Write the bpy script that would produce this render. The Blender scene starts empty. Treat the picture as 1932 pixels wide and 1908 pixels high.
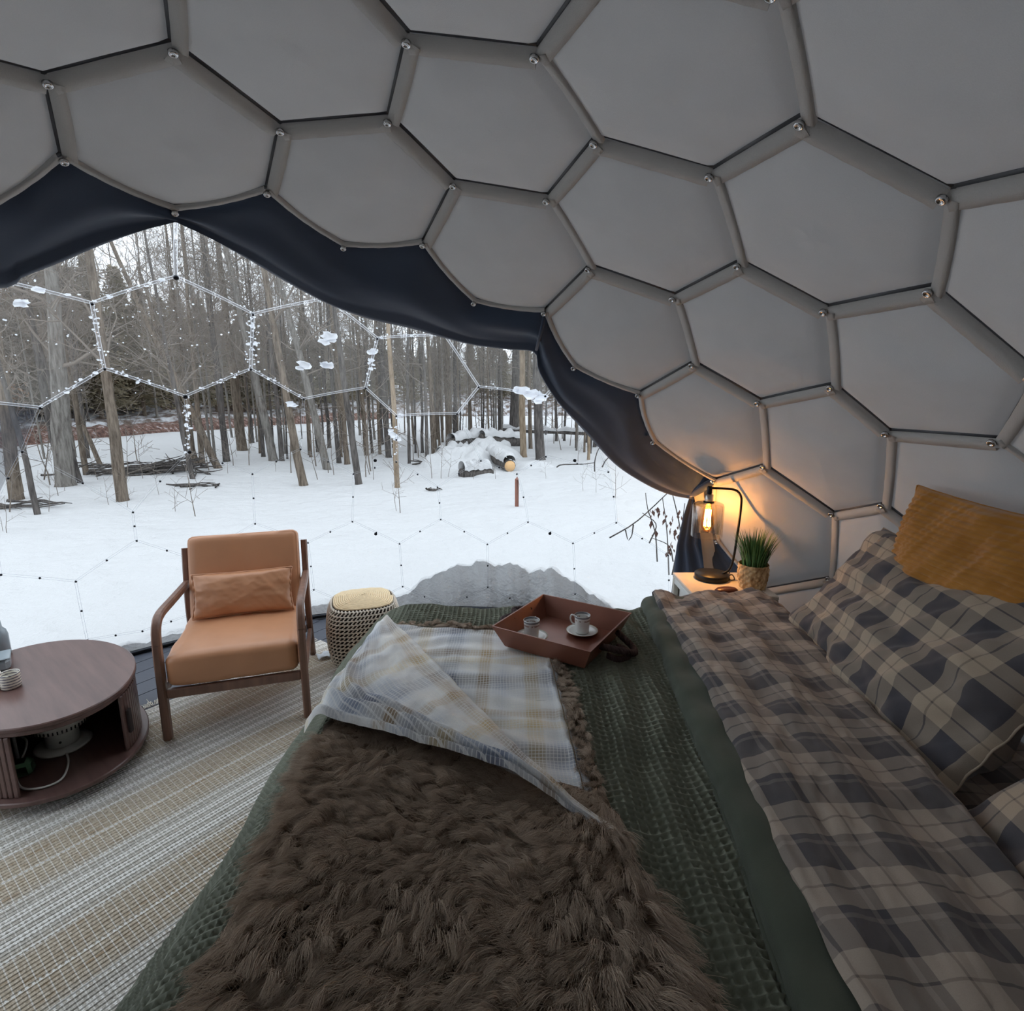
import bpy, math, random
import numpy as np
from mathutils import Vector, Matrix
from mathutils.kdtree import KDTree

SC = bpy.context.scene
COL = SC.collection
PI = math.pi
# ---------------------------------------------------------------- camera
F, CX, CY, HZ, CAMZ = 1028.0, 966.0, 954.0, 750.0, 1.6
TH = math.atan((CY - HZ) / F)
cd = bpy.data.cameras.new('camera'); cam = bpy.data.objects.new('camera', cd); COL.objects.link(cam)
cd.sensor_fit = 'HORIZONTAL'; cd.sensor_width = 36.0; cd.lens = 36.0 * F / 1932.0
cd.clip_start = 0.02; cd.clip_end = 400
cam.location = (0, 0, CAMZ); cam.rotation_euler = (PI / 2 - TH, 0, 0)
SC.camera = cam
# ---------------------------------------------------------------- overcast sky and exposure
wd = bpy.data.worlds.new('overcast_sky'); SC.world = wd; wd.use_nodes = True
wn = wd.node_tree.nodes; bg = wn['Background']
bg.inputs[0].default_value = (0.85, 0.925, 1.0, 1); bg.inputs[1].default_value = 1.05
SC.view_settings.view_transform = 'Standard'; SC.view_settings.look = 'None'
SC.view_settings.gamma = 1.0; SC.view_settings.use_curve_mapping = False
SC.view_settings.exposure = 0.95
SC.cycles.max_bounces = 7; SC.cycles.diffuse_bounces = 5; SC.cycles.glossy_bounces = 2; SC.cycles.transmission_bounces = 4; SC.cycles.transparent_max_bounces = 14
SC.cycles.use_adaptive_sampling = True; SC.cycles.adaptive_threshold = 0.06; SC.cycles.adaptive_min_samples = 20; SC.cycles.use_light_tree = False; SC.cycles_curves.shape = 'RIBBONS'; SC.cycles_curves.subdivisions = 1
SC.cycles.use_denoising = True; SC.cycles.caustics_reflective = False; SC.cycles.caustics_refractive = False
SC.cycles.sample_clamp_indirect = 6.0

# ---------------------------------------------------------------- photogrammetry helpers
def D(px, py):
    x = (px - CX) / F; y = -(py - CY) / F
    return np.array([x, math.cos(TH) + y * math.sin(TH), -math.sin(TH) + y * math.cos(TH)])
CAMP = np.array([0, 0, CAMZ])
def U(px, py, z):                      # point of a horizontal level
    d = D(px, py); return CAMP + d * ((z - CAMZ) / d[2])
def PX(p):
    p = np.asarray(p) - CAMP
    d = p[1] * math.cos(TH) - p[2] * math.sin(TH); y = p[1] * math.sin(TH) + p[2] * math.cos(TH)
    return np.array([CX + F * p[0] / d, CY - F * y / d])
DC = np.array([-0.51, 1.212, 0.213])   # dome centre
def sstep(t):
    t = np.clip(t, 0, 1); return t * t * (3 - 2 * t)
def RZ(z): return 2.288 + 0.32 * sstep((1.75 - z) / 1.0)
def S(px, py, dr=0.0):                 # point of the dome surface
    d = D(px, py); d = d / np.linalg.norm(d); a, b = 0.3, 8.0
    for _ in range(50):
        m = (a + b) / 2; p = CAMP + d * m
        if np.linalg.norm(p - DC) - RZ(p[2]) - dr < 0: a = m
        else: b = m
    return CAMP + d * a
def onto(p, dr=0.0):                   # radial projection on the dome
    p = np.asarray(p, float); v = p - DC; v = v / np.linalg.norm(v)
    r = 2.3
    for _ in range(12): r = RZ((DC + v * r)[2]) + dr
    return DC + v * r

# ---------------------------------------------------------------- object helpers
def link(o, parent=None):
    COL.objects.link(o)
    if parent is not None: o.parent = parent
    return o
def tag(o, label=None, cat=None, group=None, kind=None):
    if label: o['label'] = label
    if cat: o['category'] = cat
    if group: o['group'] = group
    if kind: o['kind'] = kind
    return o
def empty(name, loc=(0, 0, 0), rz=0.0, parent=None):
    o = bpy.data.objects.new(name, None); o.location = loc; o.rotation_euler = (0, 0, rz); o.empty_display_size = .1
    return link(o, parent)
def mesh(name, V, Fc, smooth=True, uv=None, mats=()):
    me = bpy.data.meshes.new(name)
    V = np.asarray(V, np.float32)
    if isinstance(Fc, np.ndarray):
        n, k = Fc.shape
        me.vertices.add(len(V)); me.vertices.foreach_set('co', V.ravel())
        me.loops.add(n * k); me.loops.foreach_set('vertex_index', Fc.astype(np.int32).ravel())
        me.polygons.add(n); me.polygons.foreach_set('loop_start', np.arange(0, n * k, k, dtype=np.int32))
        me.polygons.foreach_set('loop_total', np.full(n, k, np.int32))
        me.update(calc_edges=True); me.validate()
    else:
        me.from_pydata([tuple(map(float, v)) for v in V], [], [tuple(map(int, f)) for f in Fc]); me.update()
    if smooth and len(me.polygons): me.polygons.foreach_set('use_smooth', np.ones(len(me.polygons), bool))
    if uv is not None:
        l = me.uv_layers.new(name='UVMap'); idx = np.empty(len(me.loops), np.int32)
        me.loops.foreach_get('vertex_index', idx)
        l.data.foreach_set('uv', np.asarray(uv, np.float32)[idx].ravel())
    for m in mats: me.materials.append(m)
    return me
def obj(name, me, mat=None, parent=None, loc=None, rot=None):
    if mat is not None and not me.materials: me.materials.append(mat)
    o = bpy.data.objects.new(name, me)
    if loc is not None: o.location = loc
    if rot is not None: o.rotation_euler = rot
    return link(o, parent)
class B:                                # collects pieces of one part
    def __init__(s): s.V = []; s.F = []; s.n = 0
    def add(s, V, Fc):
        V = np.asarray(V, float); s.V.append(V); s.F += [tuple(int(i) + s.n for i in f) for f in Fc]; s.n += len(V); return s
    def box(s, x0, x1, y0, y1, z0, z1, bev=0.0, M=None):
        V, Fc = rbox(x0, x1, y0, y1, z0, z1, bev)
        if M is not None: V = V @ M[:3, :3].T + M[:3, 3]
        return s.add(V, Fc)
    def tube(s, P, R, n=8, cap=True): return s.add(*tube(P, R, n, cap))
    def lathe(s, prof, n=24, c=(0, 0, 0)): return s.add(*lathe(prof, n, c))
    def done(s, name, mat, parent=None, smooth=True, loc=None, rot=None, angle=None):
        me = mesh(name, np.vstack(s.V), s.F, smooth)
        if angle: 
            try: me.set_sharp_from_angle(angle=math.radians(angle))
            except Exception: pass
        return obj(name, me, mat, parent, loc, rot)
def rbox(x0, x1, y0, y1, z0, z1, b=0.0):
    if b <= 0:
        V = np.array([(x, y, z) for x in (x0, x1) for y in (y0, y1) for z in (z0, z1)], float)
        return V, [(0, 1, 3, 2), (4, 6, 7, 5), (0, 4, 5, 1), (2, 3, 7, 6), (0, 2, 6, 4), (1, 5, 7, 3)]
    # chamfered box: 24 vertices
    V = []; idx = {}
    X, Y, Z = (x0, x1), (y0, y1), (z0, z1)
    for i in (0, 1):
        for j in (0, 1):
            for k in (0, 1):
                sx, sy, sz = (b if i == 0 else -b), (b if j == 0 else -b), (b if k == 0 else -b)
                idx[i, j, k, 0] = len(V); V.append((X[i], Y[j] + sy, Z[k] + sz))
                idx[i, j, k, 1] = len(V); V.append((X[i] + sx, Y[j], Z[k] + sz))
                idx[i, j, k, 2] = len(V); V.append((X[i] + sx, Y[j] + sy, Z[k]))
    Fc = []
    for i in (0, 1):
        q = [idx[i, 0, 0, 0], idx[i, 1, 0, 0], idx[i, 1, 1, 0], idx[i, 0, 1, 0]]; Fc.append(q if i else q[::-1])
    for j in (0, 1):
        q = [idx[0, j, 0, 1], idx[0, j, 1, 1], idx[1, j, 1, 1], idx[1, j, 0, 1]]; Fc.append(q if j else q[::-1])
    for k in (0, 1):
        q = [idx[0, 0, k, 2], idx[1, 0, k, 2], idx[1, 1, k, 2], idx[0, 1, k, 2]]; Fc.append(q if k else q[::-1])
    for i in (0, 1):
        for j in (0, 1): Fc.append([idx[i, j, 0, 0], idx[i, j, 0, 1], idx[i, j, 1, 1], idx[i, j, 1, 0]])
        for k in (0, 1): Fc.append([idx[i, 0, k, 0], idx[i, 0, k, 2], idx[i, 1, k, 2], idx[i, 1, k, 0]])
        for j in (0, 1):
            for k in (0, 1): Fc.append([idx[i, j, k, 0], idx[i, j, k, 1], idx[i, j, k, 2]])
    for j in (0, 1):
        for k in (0, 1): Fc.append([idx[0, j, k, 1], idx[0, j, k, 2], idx[1, j, k, 2], idx[1, j, k, 1]])
    return np.array(V, float), Fc
def tube(P, R, n=8, cap=True):
    P = np.asarray(P, float); m = len(P); R = np.broadcast_to(np.asarray(R, float), (m,))
    T = np.gradient(P, axis=0); T /= np.linalg.norm(T, axis=1)[:, None] + 1e-9
    ref = np.array([0, 0, 1.0]) if abs(T[0][2]) < .9 else np.array([1.0, 0, 0])
    V = []; a = np.linspace(0, 2 * PI, n, endpoint=False)
    u = np.cross(T[0], ref); u /= np.linalg.norm(u)
    for i in range(m):
        u = u - T[i] * (u @ T[i]); u /= np.linalg.norm(u) + 1e-9; w = np.cross(T[i], u)
        V.append(P[i] + R[i] * (np.cos(a)[:, None] * u + np.sin(a)[:, None] * w))
    V = np.vstack(V); Fc = []
    for i in range(m - 1):
        for j in range(n):
            k = (j + 1) % n; Fc.append((i * n + j, i * n + k, (i + 1) * n + k, (i + 1) * n + j))
    if cap and n > 2: Fc.append(tuple(range(n))[::-1]); Fc.append(tuple((m - 1) * n + j for j in range(n)))
    return V, Fc
def lathe(prof, n=24, c=(0, 0, 0)):
    a = np.linspace(0, 2 * PI, n, endpoint=False); V = []; Fc = []
    for r, z in prof: V.append(np.c_[r * np.cos(a), r * np.sin(a), np.full(n, z)])
    m = len(prof); V = np.vstack(V) + np.asarray(c)
    for i in range(m - 1):
        for j in range(n):
            k = (j + 1) % n; Fc.append((i * n + j, i * n + k, (i + 1) * n + k, (i + 1) * n + j))
    if prof[0][0] > 1e-6: Fc.append(tuple(range(n))[::-1])
    if prof[-1][0] > 1e-6: Fc.append(tuple((m - 1) * n + j for j in range(n)))
    return V, Fc
def gridF(nu, nv):                     # quads of a (nu x nv) vertex grid, row-major [u][v]
    i, j = np.meshgrid(np.arange(nu - 1), np.arange(nv - 1), indexing='ij'); a = (i * nv + j).ravel()
    return np.stack([a, a + nv, a + nv + 1, a + 1], 1)
NT = {}
def vnoise(x, y, seed=0):              # smooth value noise
    t = NT.get(seed)
    if t is None: t = NT[seed] = np.random.RandomState(seed).rand(64, 64)
    xi = np.floor(x).astype(int); yi = np.floor(y).astype(int); fx = x - xi; fy = y - yi
    fx = fx * fx * (3 - 2 * fx); fy = fy * fy * (3 - 2 * fy)
    g = lambda a, b: t[a % 64, b % 64]
    return (g(xi, yi) * (1 - fx) * (1 - fy) + g(xi + 1, yi) * fx * (1 - fy) + g(xi, yi + 1) * (1 - fx) * fy + g(xi + 1, yi + 1) * fx * fy) * 2 - 1
def fbm(x, y, seed=0, o=3): return sum(vnoise(x * 2 ** k, y * 2 ** k, seed + k) / 2 ** k for k in range(o))
def catmull(P, n):                     # smooth curve through points, resampled to n
    P = np.asarray(P, float); L = np.r_[0, np.cumsum(np.linalg.norm(np.diff(P, axis=0), axis=1))]
    Q = np.vstack([2 * P[0] - P[1], P, 2 * P[-1] - P[-2]]); out = []
    for s in np.linspace(0, L[-1], n):
        i = min(max(np.searchsorted(L, s) - 1, 0), len(P) - 2); t = (s - L[i]) / max(L[i + 1] - L[i], 1e-9)
        a, b, c, d = Q[i:i + 4]
        out.append(.5 * (2 * b + (c - a) * t + (2 * a - 5 * b + 4 * c - d) * t * t + (3 * b - a - 3 * c + d) * t ** 3))
    return np.array(out)

# ---------------------------------------------------------------- materials
def lin(c): return tuple(((v / 255.0) / 12.92 if v <= 10 else (((v / 255.0) + .055) / 1.055) ** 2.4) for v in c)
class N:
    def __init__(s, m): s.t = m.node_tree; s.n = s.t.nodes; s.l = s.t.links
    def new(s, typ, **kw):
        q = s.n.new(typ)
        for k, v in kw.items(): setattr(q, k, v)
        return q
    def con(s, a, b): s.l.new(a, b)
    def math(s, op, a, b=None, c=None):
        q = s.n.new('ShaderNodeMath'); q.operation = op
        for i, v in enumerate((a, b, c)):
            if v is None: continue
            if hasattr(v, 'is_output'): s.l.new(v, q.inputs[i])
            else: q.inputs[i].default_value = v
        return q.outputs[0]
    def mix(s, f, a, b, mode='MIX'):
        q = s.n.new('ShaderNodeMix'); q.data_type = 'RGBA'; q.blend_type = mode
        for i, v in ((0, f), (6, a), (7, b)):
            if hasattr(v, 'is_output'): s.l.new(v, q.inputs[i])
            elif i == 0: q.inputs[0].default_value = v
            else: q.inputs[i].default_value = (*v, 1) if len(v) == 3 else v
        return q.outputs[2]
    def ramp(s, f, stops, interp='LINEAR'):
        q = s.n.new('ShaderNodeValToRGB'); q.color_ramp.interpolation = interp; e = q.color_ramp.elements
        while len(e) < len(stops): e.new(0.5)
        for k, (p, c) in enumerate(stops): e[k].position = p; e[k].color = (*c, 1) if len(c) == 3 else c
        s.l.new(f, q.inputs[0]); return q.outputs[0]
    def noise(s, scale, detail=3, coord=None, rough=.5, out=0):
        q = s.n.new('ShaderNodeTexNoise'); q.inputs['Scale'].default_value = scale; q.inputs['Detail'].default_value = detail
        q.inputs['Roughness'].default_value = rough
        s.l.new(coord if coord is not None else s.coord(), q.inputs['Vector']); return q.outputs[out]
    def coord(s, which='Object'):
        q = s.n.new('ShaderNodeTexCoord'); return q.outputs[which]
    def mapping(s, v, scale=(1, 1, 1), rot=(0, 0, 0), loc=(0, 0, 0)):
        q = s.n.new('ShaderNodeMapping'); q.inputs['Scale'].default_value = scale; q.inputs['Rotation'].default_value = rot
        q.inputs['Location'].default_value = loc; s.l.new(v, q.inputs[0]); return q.outputs[0]
    def sep(s, v): q = s.n.new('ShaderNodeSeparateXYZ'); s.l.new(v, q.inputs[0]); return q.outputs
    def bump(s, h, strength=.3, dist=.01):
        q = s.n.new('ShaderNodeBump'); q.inputs['Strength'].default_value = strength; q.inputs['Distance'].default_value = dist
        s.l.new(h, q.inputs['Height']); return q.outputs[0]
def newmat(name, rough=.6, metal=0.0, spec=.4, sheen=0.0):
    m = bpy.data.materials.new(name); m.use_nodes = True; n = N(m); p = n.n['Principled BSDF']
    p.inputs['Roughness'].default_value = rough; p.inputs['Metallic'].default_value = metal
    p.inputs['Specular IOR Level'].default_value = spec
    if sheen: p.inputs['Sheen Weight'].default_value = sheen
    return m, n, p
def simple(name, c, rough=.6, metal=0.0, spec=.4, var=.12, scale=20, bump=0.0, bscale=200, sheen=0.0, stretch=None):
    m, n, p = newmat(name, rough, metal, spec, sheen); c = lin(c)
    co = n.coord()
    if stretch: co = n.mapping(co, stretch)
    f = n.noise(scale, 4, co)
    n.con(n.mix(f, tuple(v * (1 - var) for v in c), tuple(min(1, v * (1 + var)) for v in c)), p.inputs['Base Color'])
    if bump: n.con(n.bump(n.noise(bscale, 3, co), bump, .004), p.inputs['Normal'])
    return m
# ================================================================ DOME LINING
def fabric(name, c, var=.07, weave=900, bump=.12, rough=.9, sheen=.15):
    m, n, p = newmat(name, rough, 0, .2, sheen); c = lin(c)
    f = n.noise(9, 2); g = n.noise(420, 1)
    k = n.mix(f, tuple(v * (1 - var) for v in c), tuple(v * (1 + var) for v in c))
    k = n.mix(n.math('MULTIPLY', g, .35), k, tuple(v * .72 for v in c))
    n.con(k, p.inputs['Base Color'])
    h = n.math('ADD', n.math('MULTIPLY', f, 4.0), g)
    n.con(n.bump(h, bump, .004), p.inputs['Normal'])
    return m
def cloth(name, c, tcol, fac, bump=.12):        # woven cloth that lets some daylight through
    m = fabric(name, c, bump=bump); n = N(m); p = n.n['Principled BSDF']; out = n.n['Material Output']; t = n.new('ShaderNodeBsdfTranslucent'); mx = n.new('ShaderNodeMixShader')
    t.inputs[0].default_value = (*tcol, 1); mx.inputs[0].default_value = fac; n.con(p.outputs[0], mx.inputs[1]); n.con(t.outputs[0], mx.inputs[2]); n.con(mx.outputs[0], out.inputs[0]); return m
M_liner = cloth('grey_liner_fabric', (200, 197, 193), (.80, .80, .82), .078)
M_tape = cloth('grey_tape_fabric', (206, 203, 199), (.80, .80, .82), .078, .3)
M_lined = cloth('lined_outer_cover', (200, 197, 193), (.80, .80, .82), .05)
M_cover = cloth('white_outer_cover', (225, 225, 225), (.85, .87, .90), .55)
M_dark = fabric('navy_curtain_fabric', (64, 75, 94), sheen=.3)
M_strut = simple('grey_painted_strut', (96, 97, 100), .5, var=.05)
M_chrome = simple('chrome', (205, 205, 205), .18, 1.0, var=.03)
M_bolt = simple('dark_bolt_steel', (52, 54, 58), .35, 1.0, var=.05)

KN = {}
def kn(px, py, *cells): KN[frozenset(cells)] = S(px, py)
P_, Q_, R_, H1, Z_, Y_, H2, H3, H4, H5, S_, T_, U_, V_ = (1, 0), (2, -1), (1, -1), (0, 0), (0, 1), (-1, 1), (-1, 0), (-2, 1), (-2, 0), (-3, 0), (0, -1), (-1, -1), (-2, -1), (-3, 1)
kn(85, 144, Q_, (3, -1), (2, 0)); kn(324, 84, P_, Q_, (2, 0)); kn(528, 237, P_, Q_, R_); kn(732, 220, P_, R_, H1); kn(768, 66, P_, Z_, H1)
kn(117, 294, Q_, (3, -2), (3, -1)); kn(328, 393, Q_, (2, -2), (3, -2)); kn(503, 357, Q_, R_, (2, -2)); kn(856, 342, S_, R_, H1)
kn(798, 456, R_, S_, (1, -2)); kn(648, 461, R_, (1, -2), (2, -2)); kn(1012, 94, Z_, Y_, H1); kn(1124, 260, Y_, H2, H1); kn(1344, 323, Y_, H2, H3)
kn(1518, 219, H3, Y_, (-2, 2)); kn(1791, 361, H3, (-2, 2), (-3, 2)); kn(1033, 371, H2, S_, H1); kn(1396, 494, H2, H3, H4); kn(1761, 542, H3, (-3, 2), V_)
kn(1112, 502, H2, T_, S_); kn(1272, 558, H2, H4, T_); kn(1560, 581, H3, V_, H4); kn(1028, 586, S_, T_, (0, -2)); kn(1308, 684, H4, U_, T_)
kn(1206, 742, T_, U_, (-1, -2)); kn(1433, 756, H4, H5, U_); kn(1572, 726, H4, V_, H5); kn(1677, 814, V_, H5, (-4, 1)); kn(1881, 829, V_, (-4, 1), (-4, 2))
kn(1442, 878, H5, (-3, -1), U_); kn(1572, 968, H5, (-4, 0), (-3, -1)); kn(1667, 951, H5, (-4, 1), (-4, 0)); kn(1566, 1090, (-4, 0), (-3, -1), (-4, -1))
kn(895, 567, S_, (0, -2), (1, -2)); kn(1084, 690, T_, (0, -2), (-1, -2)); kn(1234, 832, U_, (-1, -2), (-2, -2)); kn(1347, 906, U_, (-2, -2), (-3, -1))
kn(1354, 1021, (-3, -1), (-2, -2), (-3, -2)); kn(1440, 1112, (-3, -1), (-3, -2), (-4, -1))
DIRS = [(1, 0), (0, 1), (-1, 1), (-1, 0), (0, -1), (1, -1)]
def plan(key):
    c = np.mean([(i + j / 2, j * math.sqrt(3) / 2) for i, j in key], axis=0); return c
def basis(c): x, y = c; return [1, x, y, x * x, x * y, y * y]
keys = [k for k in KN if PX(KN[k])[1] < 960]
A_ = np.array([basis(plan(k)) for k in keys]); Bv = np.array([(KN[k] - DC) for k in keys])
COEF = np.linalg.lstsq(A_, Bv, rcond=None)[0]
def node(key):
    if key not in KN:
        q = onto(DC + np.array(basis(plan(key))) @ COEF)
        if q[2] < .02: q = onto(np.array([q[0], q[1], .02])); q[2] = .02
        KN[key] = q
    return KN[key]
cells = [(i, j) for j in range(-1, 4) for i in range(-6, 6)]
def cverts(c):
    nb = [(c[0] + d[0], c[1] + d[1]) for d in DIRS]
    return [frozenset((c, nb[k], nb[(k + 1) % 6])) for k in range(6)]
good = []
AP = KN[frozenset((Q_, (2, -2), (3, -2)))] - DC; AZ0 = math.atan2(AP[0], AP[1])   # azimuth of the opening's apex
for c in cells:
    vs = [node(k) for k in cverts(c)]; L = [np.linalg.norm(vs[k] - vs[k - 1]) for k in range(6)]
    m = np.mean(vs, 0)
    if min(L) < .10 or max(L) > .55 or m[2] < .15: continue
    if m[1] < -.75 and m[2] < 2.0: continue
    good.append(c)

ceiling = None
# ---- curtain edges (pixel pairs: top on the lining edge, bottom on the opening)
PAIR = [((328, 372), (326, 395)), ((420, 370), (400, 437)), ((503, 340), (470, 482)), ((575, 390), (535, 522)), ((648, 446), (620, 566)), ((720, 446), (700, 597)),
        ((798, 442), (780, 616)), ((850, 500), (840, 632)), ((895, 552), (900, 645)), ((960, 560), (965, 653)), ((1030, 574), (1012, 658)), ((1055, 625), (1020, 695)),
        ((1088, 680), (1055, 752)), ((1150, 700), (1100, 806)), ((1210, 735), (1140, 851)), ((1222, 785), (1175, 882)), ((1240, 825), (1230, 915)), ((1295, 866), (1270, 931)), ((1345, 897), (1312, 938))]
topR = [S(*a, .035) for a, b in PAIR]; botR = [S(*b, .075) for a, b in PAIR]
def mirror(p):                          # across the vertical plane through the apex
    n = np.array([math.cos(AZ0), -math.sin(AZ0), 0]); return p - 2 * ((p - DC) @ n) * n
PAIRL = [((328, 372), (326, 395)), ((255, 318), (258, 421)), ((190, 280), (185, 452)), ((120, 278), (105, 487)), ((55, 300), (40, 511)), ((-10, 325), (-25, 537))]
topL = [S(*a, .035) for a, b in PAIRL]; botL = [S(*b, .075) for a, b in PAIRL]
topL += [onto(mirror(p), .035) for p in topR[6:]]; botL += [onto(mirror(p), .075) for p in botR[6:]]
def azel(p):
    v = np.asarray(p) - DC; a = math.atan2(v[0], v[1]) - AZ0; a = (a + PI) % (2 * PI) - PI
    return a, math.atan2(v[2], math.hypot(v[0], v[1]))
eR = sorted(azel((a * .35 + b * .65)) for a, b in zip(topR, botR)); eL = sorted(azel((a * .35 + b * .65)) for a, b in zip(topL, botL))
edge = sorted(eL + eR)
EA = np.array([e[0] for e in edge]); EE = np.array([e[1] for e in edge])
AZR, AZL = EA.max(), EA.min()
def edge_el(a):
    if a > AZR or a < AZL: return None
    return float(np.interp(a, EA, EE))
def dome_pt(a, el, dr):
    a = a + AZ0; return onto(DC + np.array([math.sin(a) * math.cos(el), math.cos(a) * math.cos(el), math.sin(el)]), dr)
# outer cover: everything but the opening
V = []; NA, NE = 180, 60; el0 = math.asin(-DC[2] / 2.5)
for i in range(NA + 1):
    a = -PI + 2 * PI * i / NA; lo = edge_el(a); lo = el0 if lo is None else lo
    for j in range(NE + 1):
        e = lo + (PI / 2 - lo) * j / NE; p = dome_pt(a, e, .10)
        if j == 0 and edge_el(a) is None: p[2] = 0.0
        V.append(p)
ceiling = obj('ceiling', mesh('ceiling', V, gridF(NA + 1, NE + 1), True, None, (M_cover, M_lined))); Vn = np.array(V); cc_ = np.array([np.mean([node(k) for k in cverts(c)], 0) for c in good])
ci = [0 if np.min(np.linalg.norm(cc_ - Vn[list(pl.vertices)].mean(0), axis=1)) < .37 else 1 for pl in ceiling.data.polygons]; ceiling.data.polygons.foreach_set('material_index', ci); tag(ceiling, 'grey fabric lined geodesic dome shell over the bed', None, None, 'structure')
# ---- hexagonal lining panels
rs = random.Random(4)
def panel(c):
    ks = cverts(c); vs = np.array([node(k) for k in ks]); ctr = vs.mean(0); inn = DC - ctr; inn /= np.linalg.norm(inn)
    outer = []; ne = 8
    for k in range(6):
        a, b = vs[k], vs[(k + 1) % 6]; e = frozenset.intersection(ks[k], ks[(k + 1) % 6]); oth = [q for q in e if q != c][0]
        free = oth[1] < -1                        # lower edge of the lining: bows outwards
        for s in range(ne):
            t = s / ne; p = a * (1 - t) + b * t; w = 4 * t * (1 - t)
            p = p + (p - ctr) / np.linalg.norm(p - ctr) * w * (.024 if free else -.0015)
            outer.append(p)
    outer = np.array(outer); n = len(outer); rings = 9
    ph = rs.random() * 6; sd = rs.randrange(999)
    t1 = vs[0] - ctr; t1 /= np.linalg.norm(t1); t2 = np.cross(inn, t1)
    V = [ctr + inn * .034]; 
    for r in range(1, rings + 1):
        q = r / rings; ring = ctr + (outer - ctr) * q
        h = .030 * (1 - q ** 2.4) - (.016 if r == rings else 0)
        x = (ring - ctr) @ t1 * 6 + 5; y = (ring - ctr) @ t2 * 6 + 5
        wr = .007 * vnoise(x * 1.5 + ph, y * .6 + 2, sd) * min(1, max(0, (.80 - q) * 4))
        V.append(ring + inn * (h + wr)[:, None])
    V = np.vstack([V[0][None]] + V[1:]); Fc = []
    for j in range(n): Fc.append((0, 1 + j, 1 + (j + 1) % n))
    for r in range(rings - 1):
        for j in range(n):
            a = 1 + r * n + j; b = 1 + r * n + (j + 1) % n; Fc.append((a, a + n, b + n, b))
    return obj('panel', mesh('panel', V, Fc), M_liner, ceiling)
for c in good: panel(c)
# ---- tapes along the seams and bolts at the joints
edges = {}; nodes_used = set()
for c in good:
    ks = cverts(c)
    for k in range(6): edges.setdefault(frozenset((ks[k], ks[(k + 1) % 6])), []).append(c); nodes_used.add(ks[k])
def cctr(c): return np.mean([node(k) for k in cverts(c)], 0)
for e, cs in edges.items():
    ka, kb = tuple(e); a, b = node(ka), node(kb)
    both = list(frozenset.intersection(ka, kb)); free = any(q[1] < -1 for q in both)
    def score(q): p = PX(cctr(q)) if cctr(q)[1] > .3 else (0, 0); return .45 * p[0] + p[1]
    cs2 = sorted(cs, key=score); side = cs2[-1]; ctr = cctr(side)
    d = b - a; L = np.linalg.norm(d); d /= L; inn = DC - (a + b) / 2; inn /= np.linalg.norm(inn)
    w = ctr - (a + b) / 2; w = w - d * (w @ d); w /= np.linalg.norm(w); wd_ = .040 if not free else .018
    V = []; Fc = []; ns = 14; sd = rs.randrange(999)
    for s in range(ns + 1):
        t = s / ns; x = 4 * t * (1 - t); base = a * (1 - t) + b * t
        if free: base = base - w * x * .022
        wig = .0022 * math.sin(s * 2.1 + sd); inn2 = inn * (.004 + .004 * (1 - x)); sh = w * (.0015 * x)
        m_ = (.036 if not free else .024) * (.93 + .07 * x)
        V += [base + sh + inn2 - inn * .012, base + sh + inn2 + inn * (.004 + wig * .4), base + sh + w * m_ * .5 + inn2 + inn * (.0085 - wig * .5), base + sh + w * m_ + inn2 + inn * (.0105 + wig * .4), base + sh + w * m_ * 1.01 + inn2 - inn * .004]
    for s in range(ns):
        for k in range(4): q = s * 5 + k; Fc.append((q, q + 1, q + 6, q + 5))
    obj('seam_tape', mesh('seam_tape', V, Fc), M_tape, ceiling)
for e in edges:
    ka, kb = tuple(e); a, b = node(ka), node(kb); inn = DC - (a + b) / 2; inn /= np.linalg.norm(inn); bb_ = B(); bb_.tube([a - inn * .020, b - inn * .020], .0105, 6); bb_.done('frame_strut', M_strut, ceiling)
bV, bF = lathe([(.0125, -.004), (.0125, .002), (.0105, .005), (.0065, .0055), (.0055, .003), (0, .003)], 14)
bolt_me = mesh('bolt', bV, bF); bolt_me.materials.append(M_chrome)
for k in nodes_used:
    p = node(k); inn = DC - p; inn /= np.linalg.norm(inn)
    o = obj('bolt', bolt_me, None, ceiling, loc=p + inn * .021); o.rotation_euler = Vector(inn).to_track_quat('Z', 'Y').to_euler()
# ---- dark curtains drawn back around the opening
def drape(top, bot, name, parent, n=90, rows=16, amp=.03, seed=1, mirrored=False):
    T = catmull(top, n); Bo = catmull(bot, n); V = []
    for i in range(n):
        for j in range(rows):
            v = j / (rows - 1); p = T[i] * (1 - v) + Bo[i] * v; inn = DC - p; inn /= np.linalg.norm(inn)
            s = i / (n - 1)
            fold = math.sin(v * 7 + s * 9 + seed) * .4 + math.sin(v * 13 - s * 22 + seed * 2) * .28 + float(vnoise(np.array([s * 9.]), np.array([v * 3.]), seed)[0]) * .6
            h = math.sin(PI * v) ** .7 * .06 + fold * amp * math.sin(PI * v) + (.025 * math.sin(PI * min(1, (1 - v) * 5)) if v > .8 else 0)
            V.append(p + inn * (h + .01 * v))
    for i in range(n):                           # hem turned back
        p = Bo[i]; inn = DC - p; inn /= np.linalg.norm(inn); V.append(p - inn * .03 + (T[i] - Bo[i]) * .12)
    V = np.array(V); F1 = gridF(n, rows); F2 = np.array([(i * rows + rows - 1, (i + 1) * rows + rows - 1, n * rows + i + 1, n * rows + i) for i in range(n - 1)])
    return obj(name, mesh(name, V, np.vstack([F1, F2])), M_dark, parent)
ap = S(328, 393, .05)
cur = empty('curtain', ap); tag(cur, 'dark navy curtain swept back from the window to the lamp side', 'curtain')
def topar(o, e): o.matrix_parent_inverse = Matrix.Translation(-Vector(e.location)); return o
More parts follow.
